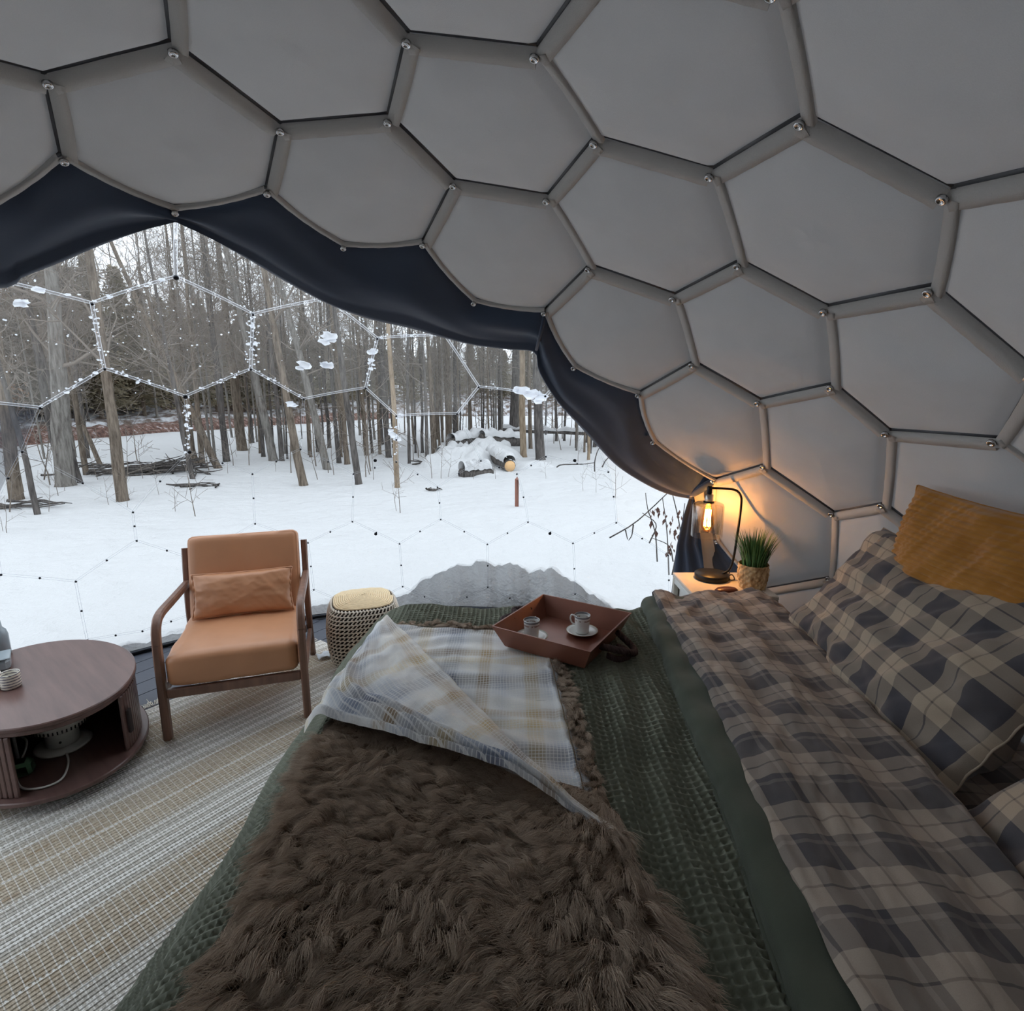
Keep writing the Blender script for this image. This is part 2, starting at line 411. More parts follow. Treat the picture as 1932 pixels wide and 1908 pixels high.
topar(drape(topR, botR, 'swag', cur, amp=.022, seed=1), cur)
lowT = [S(1303, 934, .06), S(1325, 912, .05), S(1347, 903, .04)]
rows = []
for fr, (l, r) in zip((0, .3, .65, 1.0, 1.35), (((1303, 935), (1347, 904)), ((1290, 975), (1350, 960)), ((1278, 1030), (1356, 1021)), ((1272, 1080), (1402, 1082)), ((1266, 1140), (1440, 1150)))):
    L_, R_p = S(*l, .075), S(*r, .045); rows.append([L_ * (1 - t) + R_p * t for t in np.linspace(0, 1, 24)])
rows.append([np.array([p[0] * 1.0, p[1] * 1.0, .02]) for p in rows[-1]])
V = []
for i, r in enumerate(rows):
    for k, p in enumerate(r):
        q = onto(p, .06 - .02 * k / 23); q[2] = p[2]; inn = DC - q; inn[2] = 0; inn /= np.linalg.norm(inn)
        V.append(q + inn * (.012 * math.sin(k * 1.3) + .008 * math.sin(k * .5)) * (1 if i else .5))
topar(obj('hanging_panel', mesh('hanging_panel', V, gridF(len(rows), 24)), M_dark, cur), cur)
tb = B(); tp = S(1325, 915, .0)
tb.tube([S(1298, 936, .02), S(1312, 930, -.03), S(1335, 915, -.03), S(1350, 905, .0)], [.012, .02, .022, .014], 8); topar(tb.done('tie_band', M_dark, cur), cur)
tb = B(); tb.tube([S(1028, 588, -.01), S(1022, 620, -.045), S(1012, 660, -.02)], .008, 6); topar(tb.done('tie_strap', M_dark, cur), cur)
cur2 = empty('curtain', ap); tag(cur2, 'dark navy curtain swept back towards the coffee table side', 'curtain')
topar(drape(topL, botL, 'swag', cur2, amp=.022, seed=5), cur2)

# ================================================================ WINDOW OF CLEAR HEXAGONS
win = empty('window_1', (0, 0, 0)); tag(win, 'clear plastic hexagon window of the dome', None, None, 'structure')
M_pane = bpy.data.materials.new('clear_plastic'); M_pane.use_nodes = True; n = N(M_pane); n.n.clear()
out = n.new('ShaderNodeOutputMaterial'); tr = n.new('ShaderNodeBsdfTransparent'); gl = n.new('ShaderNodeBsdfGlossy'); mx = n.new('ShaderNodeMixShader')
tr.inputs[0].default_value = (.97, .985, 1, 1); gl.inputs['Roughness'].default_value = .06
fr = n.new('ShaderNodeFresnel'); fr.inputs[0].default_value = 1.35
n.con(n.math('MULTIPLY', fr.outputs[0], .5), mx.inputs[0]); n.con(tr.outputs[0], mx.inputs[1]); n.con(gl.outputs[0], mx.inputs[2]); n.con(mx.outputs[0], out.inputs[0])
M_hazy = M_pane.copy(); M_hazy.name = 'clear_plastic_frosted'; n = N(M_hazy); out = [q for q in n.n if q.type == 'OUTPUT_MATERIAL'][0]; src = out.inputs[0].links[0].from_socket
tl_ = n.new('ShaderNodeBsdfTranslucent'); tl_.inputs[0].default_value = (.86, .84, .80, 1)
m2 = n.new('ShaderNodeMixShader'); m2.inputs[0].default_value = .05
n.con(src, m2.inputs[1]); n.con(tl_.outputs[0], m2.inputs[2]); n.con(m2.outputs[0], out.inputs[0])
M_frost = bpy.data.materials.new('frost_white'); M_frost.use_nodes = True; n = N(M_frost); n.n.clear()
out = n.new('ShaderNodeOutputMaterial'); d1 = n.new('ShaderNodeBsdfDiffuse'); d2 = n.new('ShaderNodeBsdfTranslucent'); mx = n.new('ShaderNodeMixShader'); 
d1.inputs[0].default_value = d2.inputs[0].default_value = (.92, .94, .98, 1); mx.inputs[0].default_value = .72; n.con(d1.outputs[0], mx.inputs[1]); n.con(d2.outputs[0], mx.inputs[2]); n.con(mx.outputs[0], out.inputs[0])
M_seam = M_frost.copy(); M_seam.name = 'clear_seam_weld'; n = N(M_seam); out = [q for q in n.n if q.type == 'OUTPUT_MATERIAL'][0]; src = out.inputs[0].links[0].from_socket; tr = n.new('ShaderNodeBsdfTransparent'); tr.inputs[0].default_value = (.62, .64, .68, 1); mx = n.new('ShaderNodeMixShader'); mx.inputs[0].default_value = .25; n.con(tr.outputs[0], mx.inputs[1]); n.con(src, mx.inputs[2]); n.con(mx.outputs[0], out.inputs[0])
M_film = M_seam.copy(); M_film.name = 'thin_weld_film'; q_ = [q for q in M_film.node_tree.nodes if q.type == 'MIX_SHADER' and q.outputs[0].links[0].to_node.type == 'OUTPUT_MATERIAL'][0]; q_.inputs[0].default_value = .16; [setattr(q.inputs[0], 'default_value', (.97, .97, .98, 1)) for q in M_film.node_tree.nodes if q.type == 'BSDF_TRANSPARENT']
M_ice = M_frost.copy(); M_ice.name = 'icy_seam_weld'; n = N(M_ice); out = [q for q in n.n if q.type == 'OUTPUT_MATERIAL'][0]; src = out.inputs[0].links[0].from_socket; tr = n.new('ShaderNodeBsdfTransparent'); mx = n.new('ShaderNodeMixShader'); mx.inputs[0].default_value = .75; n.con(tr.outputs[0], mx.inputs[1]); n.con(src, mx.inputs[2]); n.con(mx.outputs[0], out.inputs[0])
WDR = .13
W = dict(W1=(172, 569), W2=(331, 519), W3=(477, 590), W4=(196, 693), W5=(74, 767), W6=(349, 746), W7=(473, 694), W8=(573, 751), W9=(616, 561), W10=(357, 851), W11=(476, 893), W12=(567, 846), W13=(667, 893),
         W14=(481, 987), W15=(665, 983), W16=(712, 636), W17=(690, 730), W18=(748, 783), W19=(839, 630), W20=(904, 728), W21=(863, 779), W24=(826, 918), W25=(832, 979), W27=(976, 893), W28=(997, 984), W29=(908, 868),
         W30=(1149, 889), W31=(1164, 985), W32=(754, 1025), W33=(920, 1026), W34=(1082, 1024), W35=(1262, 1047), W36=(760, 1106), W37=(921, 1107), W38=(1086, 1120), W39=(257, 1019), W40=(142, 1096), W41=(164, 1207),
         W42=(0, 1083), W43=(581, 1023), X1=(748, 870), X2=(1031, 860), X3=(250, 965), X4=(368, 1056), X6=(1030, 745), X7=(1075, 700), X8=(1100, 780), L1=(-30, 756), L2=(-20, 522), L3=(40, 850), L4=(-10, 950),
         G1=(374, 1155), G2=(592, 1112), G3=(1264, 1140), T1=(331, 385), T2=(600, 440), T3=(850, 545), T4=(1000, 580), T0=(70, 420), Z1=(268, 1190), Z2=(482, 1200), Z3=(680, 1150), Z4=(842, 1145), Z5=(1004, 1150), Z6=(1172, 1170), Z0=(40, 1270), L5=(-60, 1180))
WP = {k: S(*v, WDR) for k, v in W.items()}
faces = ["W14 W43 W15 W13 W12 W11", "W15 W32 W25 W24 X1 W13", "W25 W33 W28 W27 W29 W24", "W28 W34 W31 W30 X2 W27", "W39 X4 W14 W11 W10 X3", "W40 W39 X3 L3 L4 W42", "W11 W12 W8 W7 W6 W10", "W12 W13 X1 W18 W17 W8",
         "X1 W24 W29 W21 W18", "W29 W27 X2 X6 W20 W21", "W16 W17 W18 W21 W20 W19", "X3 W10 W6 W4 W5 L3", "W1 W2 W3 W7 W6 W4", "W3 W9 W16 W17 W8 W7", "L2 W1 W4 W5 L1", "W5 L3 L4 L1", "W1 W2 T1 T0 L2", "W2 W3 W9 T2 T1", "W9 W16 W19 T3 T2", "W19 W20 X6 X7 T4 T3", "X2 W30 X8 X7 X6",
         "W32 W25 W33 W37 Z4 W36", "W33 W28 W34 W38 Z5 W37", "W34 W31 W35 G3 Z6 W38", "W43 W15 W32 W36 Z3 G2", "X4 W14 W43 G2 Z2 G1", "W40 W39 X4 G1 Z1 W41", "W42 W40 W41 Z0 L5"]
wedge = {}
for f in faces:
    ks = f.split(); P = [WP[k] for k in ks]; c = np.mean(P, 0); V = [onto(c, WDR)]; n_ = 5; rim = []
    for k in range(len(P)):
        for s in range(n_): rim.append(P[k] * (1 - s / n_) + P[(k + 1) % len(P)] * s / n_)
        wedge[frozenset((ks[k], ks[(k + 1) % len(ks)]))] = 1
    m = len(rim); Fc = [(0, 1 + j, 1 + (j + 1) % m) for j in range(m)]
    for r in (.5, 1.0): V += [onto(c + (q - c) * r, WDR) if r < 1 else onto(q, WDR) for q in rim]
    for j in range(m): a, b = 1 + j, 1 + (j + 1) % m; Fc.append((a, a + m, b + m, b))
    obj('pane', mesh('pane', V, Fc), M_hazy if c[2] > 1.5 else M_pane, win)
# the rest of the clear wall, down to the deck and round to the side out of view
def strip(name, la, lb):
    V = []; 
    for a, b in zip(la, lb):
        for t in np.linspace(0, 1, 6): V.append(np.asarray(a) * (1 - t) + np.asarray(b) * t)
    return obj(name, mesh(name, V, gridF(len(la), 6)), M_pane, win)
low = [WP[k] for k in "L5 Z0 W41 Z1 G1 Z2 G2 Z3 W36 Z4 W37 Z5 W38 Z6 G3".split()]
def ground_of(p): q = onto(np.array([p[0], p[1], 0.0]), WDR); v = (p - DC)[:2]; v = v / np.linalg.norm(v); r = math.sqrt((RZ(0) + WDR) ** 2 - DC[2] ** 2); return np.array([DC[0] + v[0] * r, DC[1] + v[1] * r, 0.005])
strip('pane', low, [ground_of(p) for p in low])
V = []; aL = azel(WP['L2'])[0]; aL2 = azel(WP['L5'])[0]
for i in range(21):
    t = i / 20
    for j in range(13):
        u = j / 12; a0 = aL * u + aL2 * (1 - u); a = a0 * (1 - t) + AZL * t; hi = max((edge_el(max(a, AZL + .001)) or 0) + .05, el0 + .02)
        V.append(dome_pt(a, el0 + (hi - el0) * u, WDR))
obj('pane', mesh('pane', V, gridF(21, 13)), M_pane, win)
bV, bF = lathe([(.006, -.002), (.006, .004), (.004, .006), (0, .006)], 8); wb = mesh('bolt', bV, bF); wb.materials.append(M_bolt)
bV, bF = lathe([(.011, -.002), (.011, .005), (.007, .008), (0, .008)], 12); wb2 = mesh('bolt', bV, bF); wb2.materials.append(M_bolt)
used = set(); rs = random.Random(8)
def dot(p, me):
    inn = DC - p; inn /= np.linalg.norm(inn); o = obj('bolt', me, None, win, loc=p + inn * .006); o.rotation_euler = Vector(inn).to_track_quat('Z', 'Y').to_euler()
for e in wedge:
    a, b = [WP[k] for k in e]; used |= set(e)
    P = np.array([onto(a * (1 - t) + b * t, WDR - .008) for t in np.linspace(0, 1, 9)])
    hi = (a[2] + b[2]) / 2; w = .0060 if hi > 1.48 else .0055
    d = b - a; d /= np.linalg.norm(d); bb = B()
    inn = DC - (a + b) / 2; inn /= np.linalg.norm(inn); sd = np.cross(inn, d)
    for s in (-1, 1):
        hw = .0013 if hi > 1.48 else .0010; V_ = np.stack([P + sd * (w * s - hw), P + sd * (w * s + hw)], 1).reshape(-1, 3); bb.add(V_, gridF(9, 2))
    if hi > 1.48: obj('weld_film', mesh('weld_film', np.stack([P - sd * w, P + sd * w], 1).reshape(-1, 3) - inn * .003, gridF(9, 2)), M_film, win)
    mt = bb.done('seam_weld', M_seam if hi < 1.48 else M_ice, win)
    if hi < 1.35: dot(P[4], wb)
for k in sorted(used):
    if WP[k][2] > .1: dot(onto(WP[k], WDR - .008), wb2 if k in ('W2', 'W6', 'W10', 'W9') else wb)
for px in ((1038, 1006), (709, 1007), (1085, 868), (708, 868)): dot(S(*px, WDR - .008), wb2)
# frost specks on the clear wall: nobody could count them
V = []; Fc = []; 
def blob(px, py, r, sx=1.0, sy=1.0, k=10):
    c = S(px, py, WDR + .004); inn = DC - c; inn /= np.linalg.norm(inn); up = np.array([0, 0, 1.0]); t = np.cross(up, inn); t /= np.linalg.norm(t); u = np.cross(inn, t)
    V_ = [c + inn * r * .45]; 
    for q, hh in ((.6, .35), (1, 0.0)):
        for j in range(k):
            a = 2 * PI * j / k; rr = r * q * (1 + .75 * (rs.random() - .5)); V_.append(c + t * math.cos(a) * rr * sx + u * math.sin(a) * rr * sy + inn * hh * r)
    F_ = [(0, 1 + j, 1 + (j + 1) % k) for j in range(k)] + [(1 + j, 1 + k + j, 1 + k + (j + 1) % k, 1 + (j + 1) % k) for j in range(k)]
    return V_, F_
bb = B()
def along(k1, k2, n, spread, r0=.002, r1=.006):
    for _ in range(n):
        t = rs.random(); x = W[k1][0] * (1 - t) + W[k2][0] * t + rs.gauss(0, spread); y = W[k1][1] * (1 - t) + W[k2][1] * t + rs.gauss(0, spread)
        bb.add(*blob(x, y, rs.uniform(r0, r1) * (1 if rs.random() < .8 else 1.6), rs.uniform(.7, 1.4), rs.uniform(.7, 1.3), 6))
along('W7', 'W3', 70, 7); along('W4', 'W1', 35, 5); along('W6', 'W10', 40, 4); along('W1', 'W2', 16, 3); along('W4', 'W6', 25, 3); along('W6', 'W7', 20, 3); along('W7', 'W8', 20, 3); along('W5', 'W4', 20, 3); along('L2', 'W1', 10, 5)
along('W16', 'W17', 22, 4); along('W16', 'W19', 10, 3); along('X1', 'W18', 26, 4); along('W20', 'X6', 10, 4)
for _ in range(230):
    x = rs.uniform(0, 720); y = rs.gauss(600, 70)
    if y > 440 + abs(x - 330) * .45: bb.add(*blob(x, y, rs.choice([.0016, .002, .003, .005]), 1, 1, 5))
fs = bb.done('frost_specks', M_frost, win); tag(fs, kind='stuff')
# snow clumps stuck on the panes
for spots in ([(620, 634, .030), (612, 645, .022), (626, 642, .02)], [(619, 690, .026), (612, 687, .02)], [(575, 688, .030), (566, 694, .02)], [(985, 738, .036), (1003, 744, .040), (1020, 748, .034), (975, 735, .02), (1016, 756, .025)],
              [(702, 664, .022), (701, 680, .014)], [(548, 762, .024), (556, 765, .016)], [(741, 820, .026), (748, 828, .022), (736, 812, .016)], [(75, 546, .018)], [(37, 573, .02), (45, 570, .014)]):
    bb = B()
    for x, y, r in spots: bb.add(*blob(x, y, r, 1.25, .85, 12))
    cl = bb.done('snow_clump', M_frost, win)

# ================================================================ FLOOR
M_floor = simple('dark_deck_board', (74, 78, 88), .55, var=.2, scale=6, stretch=(1, 14, 1), bump=.1, bscale=60)
rim = [ground_of(DC + np.array([math.sin(a), math.cos(a), 0])) for a in np.linspace(0, 2 * PI, 72, endpoint=False)]
V = np.array([(p[0] + (p[0] - DC[0]) * .03, p[1] + (p[1] - DC[1]) * .03, z) for z in (-.012, -.10) for p in rim]); k = 72
floor = obj('floor', mesh('floor', V, [tuple(range(k))] + [(i, k + i, k + (i + 1) % k, (i + 1) % k) for i in range(k)], False), M_floor); tag(floor, 'dark grey board deck under the dome', None, None, 'structure')
Rf = math.hypot(*(rim[0] - DC)[:2]) + .06; w = .14; na = math.radians(58); dx, dy = np.array([math.cos(na), math.sin(na)]), np.array([-math.sin(na), math.cos(na)])
for i in range(-18, 19):
    y0, y1 = i * w, i * w + w - .006; h = min(math.sqrt(max(Rf ** 2 - y0 ** 2, 0)), math.sqrt(max(Rf ** 2 - y1 ** 2, 0)))
    if h < .15: continue
    c = [(s * h, y) for s, y in ((-1, y0), (1, y0), (1, y1), (-1, y1))]
    V = [(DC[0] + a * dx[0] + b * dy[0], DC[1] + a * dx[1] + b * dy[1], z) for z in (-.012, 0) for a, b in c]
    obj('plank', mesh('plank', V, [(3, 2, 1, 0), (4, 5, 6, 7), (0, 1, 5, 4), (1, 2, 6, 5), (2, 3, 7, 6), (3, 0, 4, 7)], False), M_floor, floor)
# base rail of the dome
bb = B(); bb.tube([ground_of(DC + np.array([math.sin(a), math.cos(a), 0])) + np.array([0, 0, .012]) for a in np.linspace(0, 2 * PI, 90)], .016, 6)
o = bb.done('trim_1', M_bolt); tag(o, 'thin dark rail along the foot of the clear wall', None, None, 'structure')
# ================================================================ OUTSIDE: SNOW, HILL, WOODS
ZG = -.12
EX = [(-900, 905), (-300, 862), (0, 840), (150, 829), (350, 812), (600, 797), (800, 786), (1000, 783), (1400, 783), (2600, 790)]
EP = np.array([U(x, y, ZG)[:2] for x, y in EX]); ER = EP[:, 0] / EP[:, 1]; ED = EP[:, 1]
def edge_depth(X, Y): return np.interp(X / np.maximum(Y, .5), ER, ED)
def hill(X, Y):
    s = np.where(Y > 2, Y - edge_depth(X, Y), -5.0)
    h = .55 * sstep(s / .8) + .17 * np.clip(s - .5, 0, None) + .22 * fbm(X * .35 + 40, Y * .35 + 40, 3) * sstep(s / 2)
    return np.where(s > 0, np.minimum(h, 9 + .02 * s), 0)
def ground_z(X, Y):
    X = np.asarray(X, float); Y = np.asarray(Y, float)
    r = np.hypot(X - DC[0], Y - DC[1])
    return ZG + (.05 * fbm(X * .5 + 30, Y * .5 + 30, 11) + .012 * fbm(X * 2 + 30, Y * 2 + 30, 17)) * sstep((r - 3.2) / 2) + hill(X, Y)
M_snow, n, p = newmat('snow', .85, 0, .25)
n.con(n.mix(n.noise(1.2, 4), (.52, .52, .52), (.57, .57, .57)), p.inputs['Base Color'])
n.con(n.bump(n.math('ADD', n.noise(3, 4), n.math('MULTIPLY', n.noise(60, 2), .08)), .6, .15), p.inputs['Normal'])
def bank(a):                             # snow lying against the foot of the clear wall
    x = PX(DC + np.array([math.sin(a + AZ0) * 2.4, math.cos(a + AZ0) * 2.4, 0.1])) if math.cos(a + AZ0) > -.1 else (-999, 0)
    b = .055 + .30 * math.exp(-abs((x[0] - 940) / 165) ** 3.2) + .05 * math.exp(-((x[0] - 620) / 90) ** 2)
    q = np.array([a * 9.0]); return b + float(fbm(q * 2.2, q * 0 + 3.3, 5, 5)[0]) * .045 * (.3 + b * 2.6) + float(fbm(q * 11, q * 0 + 7.3, 6, 4)[0]) * .016 * min(1, b * 4)
NA = 600; radii = np.r_[[0.0, 0.0, .015, .04, .08, .15, .3, .5, .8, 1.2], 2.9 * 1.17 ** np.arange(0, 19) - 1.3]
AA = np.linspace(-PI, PI, NA + 1); BZ = np.array([bank(a) for a in AA])[:, None]; SX = np.sin(AA + AZ0)[:, None]; SY = np.cos(AA + AZ0)[:, None]; rr = radii[None, :]
R0 = RZ(np.maximum(BZ, 0)) + WDR + .02; RB = np.sqrt(np.maximum(R0 ** 2 - (BZ - DC[2]) ** 2, .1)) + rr; X = DC[0] + SX * RB; Y = DC[1] + SY * RB; f = np.exp(-(rr / .45) ** 2)
lump = .02 * fbm(X * 9 + 50, Y * 9 + 50, 9, 3) * np.exp(-rr); lump[:, :2] = 0; lump[:, 2:4] -= np.array([[.006, .001]])
Z = (ground_z(X, Y) - hill(X, Y)) * (1 - f) + BZ * f + lump; Z[:, 0] = -.12
V = np.stack([X, Y, Z], -1).reshape(-1, 3)
gr = obj('ground', mesh('ground', V, gridF(NA + 1, len(radii))[:, ::-1]), M_snow); tag(gr, 'white snow field outside the clear dome wall', None, None, 'structure')
# hillside: leaf litter showing through the snow
M_hill, n, p = newmat('snowy_leaf_litter', .9, 0, .1)
co = n.mapping(n.coord(), (1, .6, 1)); f = n.ramp(n.noise(1.7, 6, co, .68), [(.44, (0, 0, 0)), (.60, (1, 1, 1))])
n.con(n.mix(f, lin((98, 85, 77)), (.50, .51, .53)), p.inputs['Base Color'])
rt = np.linspace(-1.25, .55, 120); dd = np.r_[-.4, -.05, .15, .4, .8, 1.3, np.linspace(2, 40, 26)]
YE = np.interp(rt, ER, ED)[:, None]; Y = YE + dd[None, :]; X = rt[:, None] * Y; Z = ground_z(X, Y) + np.where(dd > 0, .03, -.1)[None, :]; V = np.stack([X, Y, Z], -1).reshape(-1, 3)
hl = obj('hillside', mesh('hillside', V, gridF(len(rt), len(dd))[:, ::-1]), M_hill); tag(hl, 'wooded hillside with leaf litter showing through snow', None, None, 'structure')
M_bank, n, p = newmat('red_brown_bank', .95, 0, .1); n.con(n.ramp(n.noise(5, 5, None, .7), [(.38, lin((70, 56, 52))), (.55, lin((118, 92, 82))), (.74, (.5, .5, .52))]), p.inputs['Base Color'])
V = []
for r in np.linspace(-1.25, -.22, 160):
    ye = float(np.interp(r, ER, ED)); 
    for s, z in ((-1.0, -.05), (-.9, .14), (-.7, .30), (-.3, .42), (.3, .50)):
        Y = ye + s; j = float(fbm(np.array([r * 40 + 9]), np.array([s * 3 + 4]), 21)[0]); V.append((r * Y, Y + .06 * j, ZG + z * (1 + .2 * j) ))
rb_ = obj('riverbank', mesh('riverbank', V, gridF(160, 5)[:, ::-1]), M_bank); tag(rb_, 'reddish brown bank edging the flat snow', None, None, 'structure')

# ---- bark and trees
def bark(name, c1, c2):
    m, n, p = newmat(name, .95, 0, .1); co = n.mapping(n.coord(), (14, 14, 2.2)); f = n.noise(1.6, 5, co, .65)
    n.con(n.ramp(f, [(.32, lin(c1)), (.62, lin(c2))]), p.inputs['Base Color']); n.con(n.bump(f, .6, .02), p.inputs['Normal']); return m
M_barkA = bark('brown_bark', (70, 62, 55), (122, 111, 99)); M_barkB = bark('grey_bark', (84, 79, 75), (134, 130, 124)); M_barkC = bark('dark_bark', (58, 55, 54), (102, 97, 93)); M_barkD = bark('orange_brown_bark', (104, 88, 72), (154, 138, 118))
M_twig = simple('twig_bark', (122, 113, 104), .95, var=.3, scale=3)
def tubes_np(paths, n=3):               # many thin tubes in one array
    Vs = []; Fs = []; o = 0
    for P, R in paths:
        P = np.asarray(P); m = len(P); T = np.gradient(P, axis=0); T /= np.linalg.norm(T, axis=1)[:, None] + 1e-9
        ref = np.array([.31, .77, .2]); u = np.cross(T, ref); u /= np.linalg.norm(u, axis=1)[:, None] + 1e-9; w = np.cross(T, u)
        a = np.linspace(0, 2 * PI, n, endpoint=False); R = np.asarray(R)
        V = P[:, None, :] + R[:, None, None] * (np.cos(a)[None, :, None] * u[:, None, :] + np.sin(a)[None, :, None] * w[:, None, :])
        Vs.append(V.reshape(-1, 3)); i, j = np.meshgrid(np.arange(m - 1), np.arange(n), indexing='ij'); i = i.ravel(); j = j.ravel(); k = (j + 1) % n
        Fs.append(np.stack([i * n + j, i * n + k, (i + 1) * n + k, (i + 1) * n + j], 1) + o); o += m * n
    return np.vstack(Vs), np.vstack(Fs)
def grow(rng, p, d, L, r, lvl, out, segs=4, up=.12, wob=.22, kids=(5, 4)):
    P = [p]; q = np.array(p); dd = np.array(d); R = [r]
    for s in range(segs):
        dd = dd + rng.normal(0, wob, 3) + np.array([0, 0, up]); dd /= np.linalg.norm(dd); q = q + dd * L / segs; P.append(q); R.append(max(r * (1 - .82 * (s + 1) / segs), .0035))
    out.append((np.array(P), R))
    if lvl >= len(kids): return
    for k in range(kids[lvl]):
        t = rng.uniform(.25, 1); i = min(int(t * segs), segs - 1); b = P[i] + (P[i + 1] - P[i]) * (t * segs - i)
        ax = P[i + 1] - P[i]; ax /= np.linalg.norm(ax); v = rng.normal(0, 1, 3); v -= ax * (v @ ax); v /= np.linalg.norm(v)
        nd = ax * .55 + v * .8; grow(rng, b, nd / np.linalg.norm(nd), L * rng.uniform(.35, .6), r * .5, lvl + 1, out, 3, up * .6, wob, kids)
def tree_meshes(seed, H, r, start=.3, nb=12, lean=(0, 0, 1), sides=9, kids=(5, 4), blen=.22):
    rng = np.random.default_rng(seed); m = 14; L = np.array(lean, float); L /= np.linalg.norm(L); P = []; wx = np.zeros(3)
    for i in range(m):
        wx = wx + rng.normal(0, .012 * H / m * 2, 3) * (i > 0); wx[2] = 0; P.append(L * H * i / (m - 1) + wx)
    P = np.array(P); P[0] -= L * .15; R = r * (1 - .72 * np.linspace(0, 1, m)); R[0] *= 1.35; 
    P = np.vstack([P[:1], P[0] + (P[1] - P[0]) * .3, P[1:]]); R = np.r_[R[0], R[1] * 1.05, R[1:]]
    tv, tf = tube(P, R, sides, False); tv += rng.normal(0, r * .04, tv.shape); out = []
    for b in range(nb):
        t = rng.uniform(start, .98); i = min(int(t * m), m - 1); az = rng.uniform(0, 2 * PI); el = rng.uniform(.25, .95)
        d = np.array([math.cos(az) * math.cos(el), math.sin(az) * math.cos(el), math.sin(el)]); grow(rng, P[i], d, H * blen * rng.uniform(.6, 1.2) * (1.25 - t * .6), R[i] * .42, 0, out, kids=kids)
    bv, bf = tubes_np(out, 3)
    return mesh('trunk', tv, np.array(tf)), mesh('branches', bv, bf)
def plant(name, base, tm, bm, mat, label, group=None, scale=1.0, rz=0.0):
    e = empty(name, base, rz); e.scale = (scale,) * 3; tag(e, label, 'tree', group)
    for nm, me in (('trunk', tm), ('branches', bm)):
        if not me.materials: me.materials.append(mat if nm == 'trunk' else M_twig)
        q_ = obj(nm, me, None, e)
        if nm == 'branches': q_['kind'] = 'stuff'
    return e
